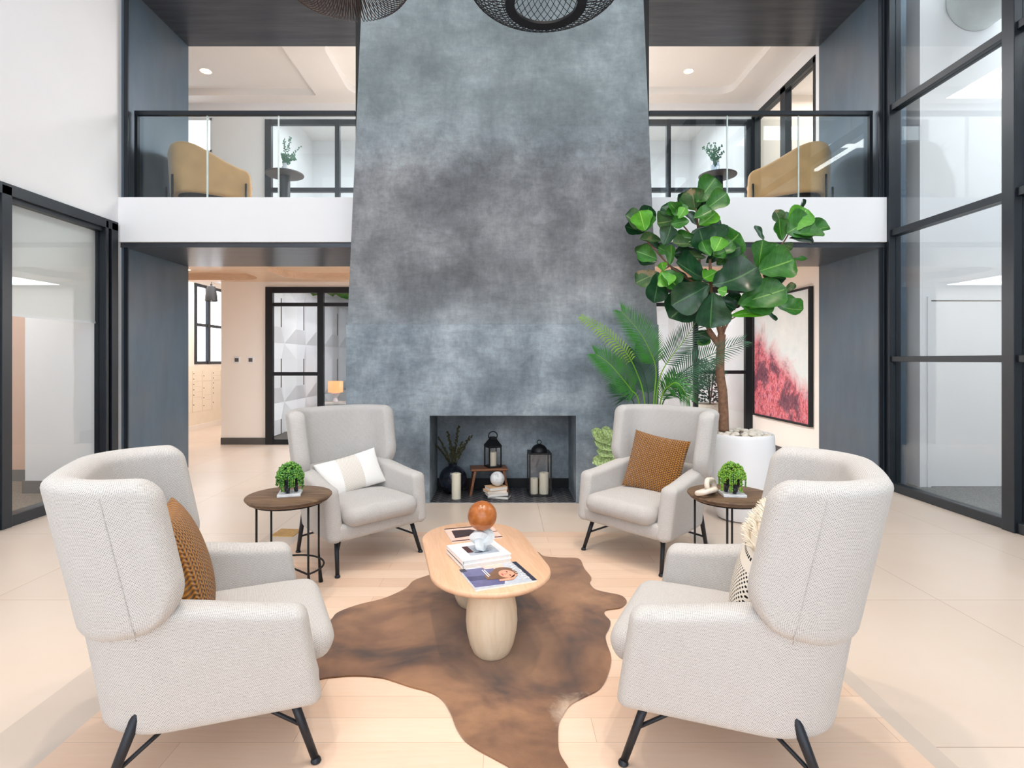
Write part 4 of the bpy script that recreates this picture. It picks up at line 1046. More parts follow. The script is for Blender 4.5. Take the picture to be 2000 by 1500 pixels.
# stool
st = thing('step_stool', 'small walnut step stool with splayed sides, under the black lantern', 'stool', (-.17, 6.02, .008), R(6))
MB().box((0, 0, .265), (.40, .24, .026), None, .010, 3).build('seat', M['walnut'], st)
for s_ in (-1, 1):
    mb = MB(); pts = [Vector((s_*x, y, z)) for x, y, z in ((.215, -.13, 0), (.215, .13, 0), (.165, .115, .253), (.165, -.115, .253), (.190, -.13, 0), (.190, .13, 0), (.140, .115, .253), (.140, -.115, .253))]
    v = [mb.bm.verts.new(q) for q in pts]
    for f in ((0, 1, 2, 3), (7, 6, 5, 4), (0, 4, 5, 1), (1, 5, 6, 2), (2, 6, 7, 3), (3, 7, 4, 0)): mb.bm.faces.new([v[i] for i in f])
    mb.build('side_leg', M['walnut'], st, smooth=0, recalc=True)
# stack of books
bx, by = -.085, 5.80; zz = .008
for k, (w_, d_, h_, rz_, dx, cov, lab) in enumerate(((.225, .15, .030, -14, .035, 'book_dark', 'pale dark-covered book at the bottom of the hearth stack'), (.215, .15, .030, 16, 0, 'book_white', 'white book second from the bottom of the hearth stack'), (.215, .15, .026, 22, -.015, 'book_tan', 'tan book second from the top of the hearth stack'), (.20, .145, .034, 26, -.003, 'book_tan', 'thick book with tan cover topmost of the hearth stack, under the marble ball'))):
    t = thing('book', lab, 'book', (bx+dx, by, zz), R(rz_), 'books stacked on the hearth')
    mb = MB(); mb.box((0, 0, .0015), (w_, d_, .003)); mb.box((0, 0, h_-.0015), (w_, d_, .003)); mb.box((w_/2-.0015 if k else 0, d_/2-.0015 if not k else 0, h_/2), (.003 if k else w_, d_ if k else .003, h_)); mb.build('cover', M[cov], t, smooth=0)
    MB().box((0, -.002, h_/2), (w_-.008, d_-.008, h_-.0062)).build('pages', M['paper'], t, smooth=0)
    zz += h_+.0003
o = MB().ball((0, 0, 0), .076, None, 32, 20).build('marble_ball', M['marble'], smooth=60); o.location = (-.073, 5.80, zz+.0755); tag(o, 'grey white marble ball on the stack of books in the fire opening', 'ball')
# lantern on the stool
def box_frame(mb, w, d, z0, z1, t):
    for x in (-1, 1):
        for y in (-1, 1): mb.span(x*w/2-t/2, x*w/2+t/2, y*d/2-t/2, y*d/2+t/2, z0, z1)
    for z in (z0, z1-t):
        for y in (-1, 1): mb.span(-w/2-t/2, w/2+t/2, y*d/2-t/2, y*d/2+t/2, z, z+t)
        for x in (-1, 1): mb.span(x*w/2-t/2, x*w/2+t/2, -d/2, d/2, z, z+t)
ln = thing('lantern', 'black peaked metal candle lantern standing on the walnut stool', 'lantern', (-.125, 6.03, .2865), R(24))
mb = MB(); box_frame(mb, .135, .135, .0, .225, .012); mb.span(-.075, .075, -.075, .075, 0, .012); mb.build('frame', M['black'], ln, smooth=0)
mb = MB(); n = 4
rr = [(.108, .225), (.106, .235), (.050, .300), (.048, .325)]
mb.lathe(rr, 4, (0, 0, 0), True, 0, Euler((0, 0, PI/4)).to_matrix().to_4x4()); mb.build('roof', M['black'], ln, smooth=0)
for k in range(4):
    a = PI/2*k; MB().box((.0675*math.cos(a), .0675*math.sin(a), .118), (.002, .125, .205), (0, 0, a)).build('pane', M['lantern_glass'], ln, smooth=0)
mb = MB(); pts = [(.052*math.cos(R(-20+220*k/24)), 0, .335+.048*math.sin(R(-20+220*k/24))) for k in range(25)]
mb.tube(pts, .006, 8); mb.tube([(-.05, 0, .318), (.05, 0, .318)], .006, 8); mb.build('handle', M['black'], ln)
candle('ivory candle inside the black lantern on the stool', -.125, 6.03, .2992, .040, .150)
# large lantern
lg = thing('lantern', 'large black box lantern with a domed cap, at right on the hearth', 'lantern', (.375, 5.95, .008), R(3))
mb = MB(); box_frame(mb, .225, .225, 0, .455, .014); mb.span(-.118, .118, -.118, .118, 0, .010); mb.span(-.118, .118, -.118, .118, .445, .458); mb.build('frame', M['black'], lg, smooth=0)
for k in range(4):
    a = PI/2*k; MB().box((.1125*math.cos(a), .1125*math.sin(a), .227), (.002, .21, .43), (0, 0, a)).build('pane', M['lantern_glass'], lg, smooth=0)
mb = MB(); mb.lathe([(.088*math.cos(R(a)), .458+.080*math.sin(R(a))) for a in range(0, 86, 8)]+[(0, .538)], 32); mb.build('dome', M['black'], lg)
mb = MB(); mb.loop_tube([(.022*math.cos(2*PI*k/20), 0, .558+.022*math.sin(2*PI*k/20)) for k in range(20)], .005, 6); mb.build('handle', M['black'], lg)
candle('shorter ivory candle inside the large domed lantern', .318, 5.93, .0188, .041, .165)
candle('taller ivory candle inside the large domed lantern', .425, 5.93, .0188, .050, .225)
# ================================================================== fiddle leaf fig
WT = [(0, .05), (.06, .22), (.15, .46), (.28, .62), (.40, .68), (.55, .90), (.68, 1.0), (.80, .96), (.90, .74), (.97, .36), (1, .06)]
def wprof(t):
    for (a, x), (b, y) in zip(WT, WT[1:]):
        if t <= b: return x+(y-x)*(t-a)/(b-a)
    return .05
def leaf(mb, B, T, wid, nrm, bend=.12, cup=.12, wav=.02, mi=0, n=11, m=7, ph=0):
    d = T-B; L = d.length; d.normalize(); nrm = (nrm-d*nrm.dot(d)).normalized(); side = d.cross(nrm)
    def fn(t, u):
        w = wprof(t)*wid*L/2; uu = (u-.5)*2
        p = B+d*(L*t)+nrm*(bend*L*math.sin(PI*t)*.9)
        p = p+side*(uu*w)+nrm*(cup*L*uu*uu*.55*wprof(t)+wav*L*math.sin(t*11+ph+uu*2.2)*abs(uu))
        return p
    mb.grid(fn, [i/n for i in range(n+1)], [i/m for i in range(m+1)], mi)
FX = lambda u, v, Y: px(1100+u/3.3333, 350+v/3.3333, Y)
random.seed(21)
fig = thing('fiddle_leaf_fig', 'tall fiddle leaf fig tree in a big white planter, right of the fireplace', 'tree', (2.17, 5.08, 0))
FO = Vector(fig.location)
DK, MD, BR, BN = 0, 1, 2, 3
LV = [ # base u,v, tip u,v, width, tone, depth
 (872, 150, 992, -8, .62, MD, 0), (925, 195, 1066, 92, .62, MD, -.05), (858, 195, 835, 58, .8, BN, .05), (790, 180, 748, 100, .6, DK, .15), (862, 205, 792, 92, .7, MD, .08), (880, 215, 905, 100, .7, DK, .12),
 (745, 255, 735, 150, 1.0, MD, -.10), (742, 255, 640, 178, .75, DK, .02), (742, 258, 612, 285, .85, BN, 0), (750, 255, 795, 185, .7, BR, -.12), (740, 262, 660, 312, .6, DK, .05), (760, 240, 700, 160, .8, MD, -.02),
 (850, 255, 968, 200, .6, MD, -.1), (885, 300, 995, 215, .6, BR, -.05), (905, 310, 1022, 265, .6, DK, .1), (820, 270, 700, 290, .5, MD, -.06), (880, 330, 960, 260, .7, DK, .1), (870, 300, 800, 210, .7, DK, .15),
 (530, 335, 498, 205, .9, BR, -.12), (528, 335, 405, 232, .75, BN, -.02), (532, 335, 565, 175, .62, DK, .06), (535, 335, 580, 235, .55, MD, -.02), (528, 342, 402, 305, .5, DK, 0), (530, 345, 470, 215, .8, MD, .08), (535, 340, 545, 230, .8, MD, -.08),
 (655, 430, 702, 305, .75, DK, -.1), (645, 405, 498, 388, .35, BN, .05), (610, 520, 478, 468, .62, MD, -.05), (560, 420, 470, 480, .45, BN, .1), (610, 535, 485, 525, .62, DK, 0), (695, 560, 702, 425, .40, MD, -.15), (655, 595, 640, 540, .8, BR, -.1),
 (640, 600, 745, 705, .85, MD, -.12), (620, 605, 472, 675, .62, BN, 0), (618, 605, 590, 805, .62, DK, -.05), (640, 600, 690, 690, .9, BR, -.16), (700, 570, 800, 690, .4, DK, .1), (640, 450, 560, 400, .7, DK, .1), (700, 480, 620, 440, .8, MD, .02),
 (960, 495, 888, 322, .85, DK, -.18), (962, 495, 962, 298, .85, DK, -.1), (968, 495, 1152, 352, .85, MD, -.05), (968, 495, 1155, 440, .7, DK, -.1), (985, 470, 1032, 378, .95, BR, -.28), (978, 490, 1100, 400, .6, MD, -.22), (960, 498, 905, 400, .8, MD, -.25), (975, 498, 1060, 470, .7, MD, -.2),
 (868, 385, 722, 372, .5, MD, -.05), (858, 425, 712, 415, .45, BN, 0), (905, 480, 720, 500, .45, DK, .05), (930, 510, 780, 490, .32, BN, -.05), (930, 545, 1010, 480, .6, DK, .1),
 (935, 655, 738, 535, .85, DK, -.12), (972, 685, 1265, 575, .62, DK, -.2), (950, 690, 705, 820, .62, DK, -.16), (972, 735, 955, 970, .80, DK, -.26), (955, 730, 690, 905, .6, DK, .05), (1005, 720, 1065, 735, .9, BR, -.2), (950, 680, 900, 590, .8, MD, -.05),
 (1040, 590, 1190, 500, .72, MD, 0), (1000, 600, 910, 645, .6, BR, -.1), (1060, 600, 1258, 690, .62, BR, -.05), (1010, 700, 1085, 620, .7, DK, .05), (1035, 800, 1160, 760, .62, DK, .1), (1050, 850, 1140, 800, .6, DK, .05), (940, 760, 860, 890, .6, DK, .1), (1000, 560, 1060, 500, .7, MD, .1),
 (1138, 812, 1455, 715, .55, MD, -.1), (1150, 820, 1385, 800, .52, MD, -.16), (1370, 790, 1562, 850, .78, MD, -.1), (1440, 750, 1535, 850, .62, MD, -.02), (1430, 745, 1508, 678, .35, BN, .05), (1085, 890, 1352, 848, .22, BR, -.1), (1335, 850, 1385, 922, .45, DK, 0), (1150, 800, 1290, 700, .6, BR, .05),
 (1270, 580, 1300, 395, .85, MD, -.1), (1268, 600, 1502, 525, .72, MD, -.15), (1300, 625, 1450, 650, .62, DK, 0), (1490, 525, 1588, 515, .35, MD, 0), (1305, 400, 1250, 300, .42, DK, 0), (1280, 590, 1400, 420, .7, MD, -.05),
 (1462, 320, 1380, 200, .6, BN, .05), (1425, 400, 1408, 255, .62, MD, -.1), (1470, 330, 1590, 195, .75, BR, -.1), (1455, 350, 1620, 255, .75, MD, -.16), (1500, 320, 1735, 312, .38, MD, -.05), (1475, 350, 1702, 362, .38, MD, -.1), (1470, 385, 1628, 412, .35, DK, 0), (1545, 215, 1560, 128, .6, DK, 0), (1425, 425, 1495, 445, .6, BN, 0), (1460, 340, 1480, 220, .7, MD, .02),
 (925, 990, 905, 1085, .75, BR, .12), (860, 1000, 960, 1040, .7, DK, .15), (990, 760, 1120, 850, .5, DK, .05), (900, 640, 800, 720, .7, MD, .1)]
mb = MB()
for i, (u0, v0, u1, v1, w, tone, dy) in enumerate(LV):
    Yb = 5.05+dy*.9+random.uniform(-.02, .02); B = FX(u0, v0, Yb)-FO; T = FX(u1, v1, Yb+random.uniform(-.10, .06))-FO
    nrm = Vector((random.uniform(-.65, .65), -1, random.uniform(-.15, .95)))
    leaf(mb, B, T, w*1.34, nrm, random.uniform(-.16, .06), random.uniform(.10, .38), random.uniform(.015, .035), tone, ph=i)
mb.build('foliage', [M['leaf_dark'], M['leaf_mid'], M['leaf_bright'], M['leaf_brown']], fig, smooth=80)
def limb(pts, r):
    P = [FX(u, v, Y)-FO for u, v, Y in pts]; sm = []
    for i in range(len(P)-1):
        p0, p1, p2, p3 = P[max(i-1, 0)], P[i], P[i+1], P[min(i+2, len(P)-1)]
        for k in range(5):
            t = k/5; sm.append(.5*((2*p1)+(p2-p0)*t+(2*p0-5*p1+4*p2-p3)*t*t+(3*p1-p0-3*p2+p3)*t**3))
    sm.append(P[-1]); n = len(sm)
    return sm, [r[0]+(r[1]-r[0])*i/(n-1) for i in range(n)]
mb = MB()
for pts, r in (([(1045, 1640, 5.08), (1042, 1500, 5.08), (1036, 1380, 5.08), (1020, 1260, 5.08), (1024, 1100, 5.08), (1032, 1010, 5.08)], (.046, .036)),
               ([(1022, 1090, 5.08), (985, 1040, 5.1), (945, 980, 5.1)], (.030, .026)), ([(1032, 1020, 5.08), (1015, 970, 5.06), (975, 850, 5.08), (962, 700, 5.02), (955, 520, 4.98)], (.026, .012)),
               ([(950, 985, 5.1), (905, 850, 5.15), (890, 600, 5.15), (880, 350, 5.12), (865, 190, 5.08)], (.018, .008)), ([(1040, 1030, 5.08), (1052, 980, 5.06), (1085, 920, 5.05), (1120, 898, 5.03)], (.010, .005)),
               ([(1035, 1010, 5.08), (1060, 900, 5.08), (1130, 820, 5.05), (1190, 740, 5.04), (1265, 600, 5.02)], (.016, .009)), ([(1265, 600, 5.02), (1330, 520, 5.03), (1430, 415, 5.05), (1475, 340, 5.05)], (.009, .006)),
               ([(1140, 815, 5.05), (1250, 790, 5.0), (1390, 790, 5.0)], (.008, .005)), ([(895, 700, 5.15), (800, 640, 5.12), (690, 560, 5.08), (600, 460, 5.08), (545, 400, 5.08), (530, 335, 5.06)], (.011, .006)), ([(885, 450, 5.13), (820, 350, 5.1), (745, 260, 5.06)], (.009, .006)), ([(700, 560, 5.1), (640, 600, 5.08)], (.007, .006))):
    q, rr = limb(pts, r); mb.tube(q, rr, 9)
mb.build('trunk', M['bark'], fig, smooth=60)
mb = MB(); mb.lathe([(.16, 0), (.20, .012), (.245, .10), (.275, .24), (.290, .42), (.292, .60), (.284, .745), (.281, .775), (.276, .782), (.268, .778), (.262, .755), (.262, .70)], 56, (0, 0, 0), True); mb.build('planter', M['pot_white'], fig)
mb = MB(); mb.lathe([(.27, .715), (.0, .725)], 40); mb.build('soil', M['soil'], fig)
random.seed(4); first = None; k = 0
for ring, n in ((.228, 20), (.165, 14), (.105, 8)):
    for i in range(n):
        a = 2*PI*i/n+random.uniform(-.1, .1); s_ = random.uniform(.025, .034)
        pos = (2.17+ring*math.cos(a), 5.08+ring*math.sin(a), .745+s_*.55+random.uniform(0, .012)+(.012 if ring < .2 else 0))
        if first is None:
            b_ = bmesh.new(); mb = MB(); mb.ico((0, 0, 0), (1.15, .95, .72), 2)
            for v in mb.bm.verts: v.co *= 1+.10*math.sin(v.co.x*4.1)*math.cos(v.co.y*3.3+v.co.z*2)
            o = mb.build('pebble', plain('white_pebble', (222, 214, 202), .7, var=.12, scale=2), smooth=80); first = o
            tag(o, 'rounded pale pebble heaped around the fig trunk in the white planter', 'pebble', 'pebbles in the white fig planter')
        else: o = first.copy(); COL.objects.link(o)
        o.location = pos; o.scale = (s_*random.uniform(1, 1.3), s_, s_); o.rotation_euler = (random.uniform(-.3, .3), random.uniform(-.3, .3), random.uniform(0, 6))

# ================================================================== palm
palm = thing('potted_palm', 'potted palm with long arching fronds behind the right rear armchair', 'plant', (1.46, 5.18, 0))
PO = Vector(palm.location); W = lambda x, y, Y: px(1120+x/4.688, 600+y/4.688, Y)-PO
mb = MB(); mb.lathe([(.13, 0), (.15, .01), (.185, .38), (.19, .42), (.178, .42), (.17, .36), (0, .355)], 40); mb.build('pot', M['pot_black'], palm)
random.seed(9)
FR = [ # points, leaflet length, leaf start, droop, materials
 ([(690, 1500, 5.18), (650, 860, 5.15), (575, 590, 5.10), (470, 400, 5.02), (280, 220, 4.97), (85, 90, 4.92)], .085, .50, .9, 'palm_lime', 'palm_stem', 24),
 ([(710, 1500, 5.18), (735, 880, 5.16), (755, 580, 5.14), (700, 400, 5.10), (600, 220, 5.08), (445, 45, 5.05)], .17, .46, .25, 'palm', 'palm_stem', 40),
 ([(690, 1500, 5.18), (600, 880, 5.12), (530, 760, 5.08), (420, 620, 5.02), (320, 510, 4.98), (205, 430, 4.95)], .16, .33, .2, 'palm', 'palm_stem', 42),
 ([(700, 1500, 5.2), (690, 900, 5.28), (670, 700, 5.32), (620, 540, 5.36), (560, 400, 5.38)], .16, .36, .2, 'palm_dark', 'palm_dark', 34),
 ([(720, 1500, 5.18), (755, 880, 5.17), (800, 620, 5.17), (905, 440, 5.16), (1010, 310, 5.14), (1150, 90, 5.12)], .15, .50, .15, 'palm_dark', 'palm_stem', 26),
 ([(730, 1500, 5.18), (790, 900, 5.12), (880, 720, 5.06), (1050, 560, 5.0), (1250, 440, 4.95), (1545, 312, 4.9)], .14, .40, .35, 'palm_dark', 'palm_dark', 36),
 ([(730, 1500, 5.18), (800, 860, 5.08), (880, 720, 4.98), (960, 700, 4.92), (1060, 840, 4.88)], .13, .40, .6, 'palm', 'palm_stem', 28),
 ([(735, 1500, 5.2), (810, 900, 5.22), (960, 760, 5.25), (1120, 650, 5.28), (1330, 575, 5.3)], .14, .42, .3, 'palm_dark', 'palm_dark', 32),
 ([(720, 1500, 5.2), (790, 900, 5.24), (850, 760, 5.3), (930, 620, 5.36)], .13, .4, .2, 'palm', 'palm_stem', 22),
 ([(690, 1500, 5.2), (560, 900, 5.25), (480, 800, 5.3), (400, 720, 5.34)], .14, .4, .2, 'palm_dark', 'palm_dark', 22)]
for pts, ll, st0, droop, mleaf, mstem, nl in FR:
    P = [W(*p) for p in pts]; sm = []
    for i in range(len(P)-1):
        p0, p1, p2, p3 = P[max(i-1, 0)], P[i], P[i+1], P[min(i+2, len(P)-1)]
        for k in range(8):
            t = k/8; sm.append(.5*((2*p1)+(p2-p0)*t+(2*p0-5*p1+4*p2-p3)*t*t+(3*p1-p0-3*p2+p3)*t**3))
    sm.append(P[-1]); N = len(sm)
    mb = MB(); mb.tube(sm, [.008*(1-.75*i/(N-1)) for i in range(N)], 7, True, 1)
    for k in range(nl):
        t = st0+(1-st0)*k/(nl-1); i = min(N-2, int(t*(N-1))); f = t*(N-1)-i; p = sm[i].lerp(sm[i+1], f); d = (sm[i+1]-sm[i]).normalized()
        nrm = Vector((0, -1, .35)); nrm = (nrm-d*nrm.dot(d)).normalized(); sd = d.cross(nrm); tt = (t-st0)/(1-st0)
        L = ll*(.45+.9*math.sin(PI*min(1, .18+.74*tt)))*1.0
        for s_ in (-1, 1):
            dr = (sd*s_*(1.05-.45*tt)+d*(.50+.45*tt)+nrm*.15).normalized(); tip = p+dr*L+Vector((0, 0, -droop*L*.35)); mid = p+dr*L*.5
            wv = d*(.0060+.002*random.random()); v = [mb.bm.verts.new(q) for q in (p-wv*.5, p+wv*.5, mid+wv, tip, mid-wv)]
            mb.bm.faces.new(v)
    mb.build('frond', [M[mleaf], M[mstem]], palm, smooth=0)
# variegated plant between chair and fireplace
vp = thing('variegated_plant', 'low plant with pale green mottled leaves beside the fireplace, behind the amber pillow chair', 'plant', (1.05, 5.22, 0))
mb = MB(); mb.lathe([(.09, 0), (.10, .01), (.12, .22), (.125, .25), (.115, .25), (.11, .2), (0, .2)], 32); mb.build('pot', M['pot_black'], vp)
mb = MB(); VO = Vector(vp.location)
for x0, y0, x1, y1 in ((1200, 870, 1155, 840), (1200, 880, 1160, 860), (1195, 885, 1157, 905), (1200, 890, 1165, 880), (1205, 895, 1180, 905), (1210, 860, 1175, 836), (1215, 870, 1200, 905), (1220, 850, 1245, 835), (1210, 900, 1190, 920), (1225, 880, 1250, 860)):
    B = px(x0+5, y0, 5.20)-VO; T = px(x1, y1, 5.14)-VO; leaf(mb, B, T, .42, Vector((.1, -1, .5)), -.1, .1, .01, 0, 8, 5)
    mb.tube([(0, 0, .2), B*.5+Vector((0, 0, .12)), B], .003, 5)
mb.build('foliage', M['varieg'], vp, smooth=80)

# ================================================================== pendants
def pendant(name, label, x, y, z, kind):
    t = thing(name, label, 'pendant lamp', (x, y, z))
    mb = MB()
    if kind == 'ring':
        def P(a, t_): # t_ 0 ring .. 1 top
            r = .262+.36*math.sin(PI*min(1, t_*1.0))**.8*(1-.25*t_); zz = .02+.50*t_**1.25
            return Vector((r*math.cos(a), r*math.sin(a), zz))
        for fam in (-1, 1):
            for k in range(64):
                a0 = 2*PI*k/64; mb.tube([P(a0+fam*1.0*(j/16), j/16) for j in range(17)], .0032, 4, False)
        mb.build('wire_cage', M['black'], t, smooth=60)
        mb = MB(); mb.lathe([(.226, .0), (.292, -.012), (.296, .006), (.230, .022), (.226, 0)], 64, caps=False); mb.build('bottom_ring', M['black'], t)
        mb = MB(); mb.lathe([(.262, .515), (.20, .525), (.02, .53), (.02, .56)], 48); mb.build('top_plate', M['black'], t)
        top = .55
    else:
        def P(a, t_):
            ang = -PI*.80+PI*1.12*t_; r = .34+.155*math.cos(ang); zz = .15+.16*math.sin(ang)
            if t_ > .8: pass
            return Vector((r*math.cos(a), r*math.sin(a), zz))
        for k in range(96):
            a0 = 2*PI*k/96; pts = [P(a0+.25*j/14, j/14) for j in range(15)]; pts += [Vector((.30*math.cos(a0+.28), .30*math.sin(a0+.28), .36)), Vector((.16*math.cos(a0+.3), .16*math.sin(a0+.3), .46))]
            mb.tube(pts, .0036, 4, False)
        mb.build('wire_cage', M['copper_wire'], t, smooth=60)
        mb = MB(); mb.lathe([(.205, .075), (.205, .36), (.198, .36), (.198, .075)], 48, caps=False); mb.build('inner_glow_tube', M['inner_pink'], t)  # solid tube added in place of the pink-lit inner wires
        mb = MB(); mb.lathe([(.17, .455), (.02, .47), (.02, .50)], 40); mb.build('top_plate', M['black'], t)
        top = .49
    MB().ball((0, 0, .30), .06).build('bulb', M['bulb'], t)
    MB().tube([(0, 0, .355), (0, 0, 7.2-z)], .005, 6).build('cord', M['black'], t)
    return t
pendant('wire_pendant', 'black wire basket pendant lamp with a wide flat bottom ring, upper centre', .30, 4.0, 4.02, 'ring')
pendant('wire_pendant', 'copper toned wire pendant lamp left of the black one, at the top edge', -1.16, 4.0, 4.14, 'dome')

# ================================================================== painting
pa = thing('painting', 'large framed abstract painting in red, pink and pale grey on the right hall wall', 'painting', (4.19, 7.60, .525))
mb = MB(); PL, PH = 1.74, 1.94
for y0, y1, z0, z1 in ((0, .03, 0, PH), (PL-.03, PL, 0, PH), (.03, PL-.03, 0, .03), (.03, PL-.03, PH-.03, PH)): mb.span(0, .058, y0, y1, z0, z1)
mb.build('frame', M['black'], pa, smooth=0)
MB().span(.022, .05, .03, PL-.03, .03, PH-.03).build('canvas', M['painting'], pa, smooth=0)

# ================================================================== gallery furniture
def make_lounge(label):
    t = thing('barrel_chair', label, 'armchair', group='tan barrel chairs on the gallery')
    mb = MB(); P = UPath(.38, -.42, .38, .26, 0, .02)
    band(mb, P, lambda s: .17, lambda s: lerp(.77, .54, sstep(abs(s), .28, P.L*.97)), .075, .034, .10, .04, (-.05, .2), .06, 60, 18)
    mb.build('back_shell', M['leather'], t, smooth=60, weld=1e-5, recalc=True)
    mb = MB(); mb.box((0, .02, .24), (.70, .74, .12), None, .03, 3); mb.build('base', M['black'], t)
    mb = MB(); cushion(mb, 0, .05, .64, .74, .30, .43, .1, .06, .02); mb.build('seat_cushion', M['leather'], t, smooth=60, weld=1e-5, recalc=True)
    for sx in (-1, 1):
        for yy in (-.36, .30):
            mb = MB(); x_ = sx*(.43 if yy > 0 else .30); y2 = yy if yy > 0 else -.475
            mb.tube([(x_, y2, 0), (x_, y2, .36)], .013, 8); mb.build('leg', M['black'], t)
    return t
b1 = make_lounge('tan suede barrel chair on the gallery behind the railing, left of the chimney'); b1.location = (-3.70, 7.02, 3.272); b1.rotation_euler = (0, 0, face(.80, .60))
b2 = dup(b1, (3.58, 7.02, 3.272), face(-.80, .60), 'tan suede barrel chair on the gallery behind the railing, right of the chimney')
def make_gtable(label):
    t = thing('pedestal_table', label, 'side table', group='round pedestal tables on the gallery')
    MB().lathe([(.19, .665), (.245, .675), (.25, .685), (.245, .695), (0, .695)], 44).build('tabletop', M['mauve'], t)
    MB().lathe([(.14, 0), (.14, .012), (.075, .02), (.07, .05), (.07, .665)], 28).build('pedestal', M['frame'], t)
    return t
g1 = make_gtable('round dark pedestal table on the gallery, under the white vase of eucalyptus'); g1.location = (-2.97, 7.48, 3.272)
g2 = dup(g1, (2.90, 7.52, 3.272), 0, 'round dark pedestal table on the gallery, under the clear vase of greenery')
def sprig(mb, B, T, n, s, rnd):
    d = T-B
    for k in range(n):
        t = .15+.85*k/(n-1); p = B+d*t+Vector((0, 0, .03*math.sin(PI*t)))
        for q in range(2):
            o = Vector((rnd.uniform(-1, 1), rnd.uniform(-1, 1), rnd.uniform(-.3, .7)))*s; c = p+o
            mb.ico(c, (s*.75, s*.35, s*.75), 1, (rnd.uniform(-1, 1), rnd.uniform(-1, 1), rnd.uniform(0, 3)))
    mb.tube([B, B+d*.5+Vector((0, 0, .02)), T], .0025, 5)
rnd = random.Random(6)
v1 = thing('white_vase', 'small white ceramic vase on the left gallery table', 'vase', (-2.95, 7.48, 3.968))
MB().lathe([(.045, 0), (.06, .02), (.062, .07), (.04, .12), (.042, .135), (.034, .132), (.03, .1)], 28).build('body', M['pot_white'], v1)
e1 = thing('eucalyptus', 'tall eucalyptus sprigs in the white vase on the left gallery table', 'cut greenery', (-2.95, 7.48, 3.968))
mb = MB()
for dx, dy, h, n, s in ((-.03, 0, .46, 16, .016), (.05, .02, .50, 16, .016), (.20, -.02, .36, 12, .014), (-.06, .0, .26, 8, .03), (.08, .04, .26, 8, .03), (.0, -.05, .24, 8, .032), (.11, -.03, .20, 6, .03), (-.03, .05, .22, 7, .03)): sprig(mb, Vector((0, 0, .09)), Vector((dx, dy, h)), n, s, rnd)
mb.build('leaves', M['eucal'], e1, smooth=60)
v2 = thing('glass_vase', 'ribbed clear glass vase on the right gallery table', 'vase', (2.86, 7.50, 3.968))
MB().lathe([(.045, 0), (.05, .01), (.058, .12), (.05, .17), (.046, .17), (.054, .12), (.046, .014), (0, .014)], 20).build('body', M['clear_glass'], v2, smooth=10)
e2 = thing('eucalyptus', 'bushy eucalyptus sprigs in the clear vase on the right gallery table', 'cut greenery', (2.86, 7.50, 3.968))
mb = MB()
for k in range(13):
    a = rnd.uniform(0, 6.28); r_ = rnd.uniform(.05, .16); sprig(mb, Vector((0, 0, .10)), Vector((r_*math.cos(a), r_*math.sin(a), rnd.uniform(.24, .40))), 9, .018, rnd)
mb.build('leaves', M['eucal'], e2, smooth=60)
def downlight(label, x, y, z, r=.06):
    t = thing('recessed_downlight', label, 'ceiling light', (x, y, z), 0, 'recessed ceiling lights')
    MB().lathe([(r, 0), (r+.014, -.006), (r+.016, 0)], 28, caps=False).build('trim_ring', M['white'], t)
    MB().lathe([(r, -.002), (0, -.002)], 28).build('lens', M['bulb'], t); return t
q = lambda x, y, z: ((x-HX)*((z-EYE)*F/(HY-y))/F, (z-EYE)*F/(HY-y))
a_ = q(402, 139, 5.97); downlight('recessed downlight in the gallery ceiling, left of the chimney', a_[0], a_[1], 5.97, .075)
a_ = q(1345, 139, 5.97); downlight('recessed downlight in the gallery ceiling, right of the chimney', a_[0], a_[1], 5.97, .065)
a_ = q(368, 527, 2.90); downlight('small warm downlight in the timber ceiling beside the left portal', a_[0], a_[1], 2.90, .03)
# linear lights in the corridor behind the right glazing, as mirrored in the railing
ll = thing('linear_light', 'slim crossed linear light hung in the corridor behind the right glazing', 'ceiling light', (5.5, 3.9, 4.8))
MB().span(-.03, .03, -1.0, 1.6, -.02, .02).build('long_bar', M['led'], ll, smooth=0)
MB().span(-.35, .45, -.03, .03, .022, .06).build('cross_bar', M['led'], ll, smooth=0)
MB().tube([(0, 0, .06), (0, 0, 2.4)], .006, 6).build('cord', M['black'], ll)
# duct in the corridor
du = thing('air_duct', 'round white air duct high in the corridor behind the right glazing', 'duct', (5.33, 6.28, 5.50))
MB().lathe([(.32, .01), (.32, 1.6)], 40, (0, 0, 0), True, 0, Euler((R(90), 0, 0)).to_matrix().to_4x4()).build('pipe', M['duct'], du)
mb = MB()
for k in range(1, 3): mb.lathe([(.32, k*.6), (.327, k*.6+.006), (.32, k*.6+.02)], 40, (0, 0, 0), False, 0, Euler((R(90), 0, 0)).to_matrix().to_4x4())
mb.build('seam_band', M['duct'], du)

# ================================================================== left office blind
rb = thing('roller_shade', 'white translucent roller shade drawn halfway down behind the left office glass', 'blind', (-4.385, 0, 0))
mb = MB(); mb.span(-.0025, .0025, 4.82, 5.92, 1.86, 2.84); mb.build('cloth', M['roller'], rb, smooth=0)
MB().span(-.008, .008, 4.82, 5.92, 1.84, 1.862).build('hem_bar', M['white'], rb, smooth=0)
MB().tube([(0, 4.81, 2.85), (0, 5.925, 2.85)], .022, 10).build('roller', M['white'], rb)

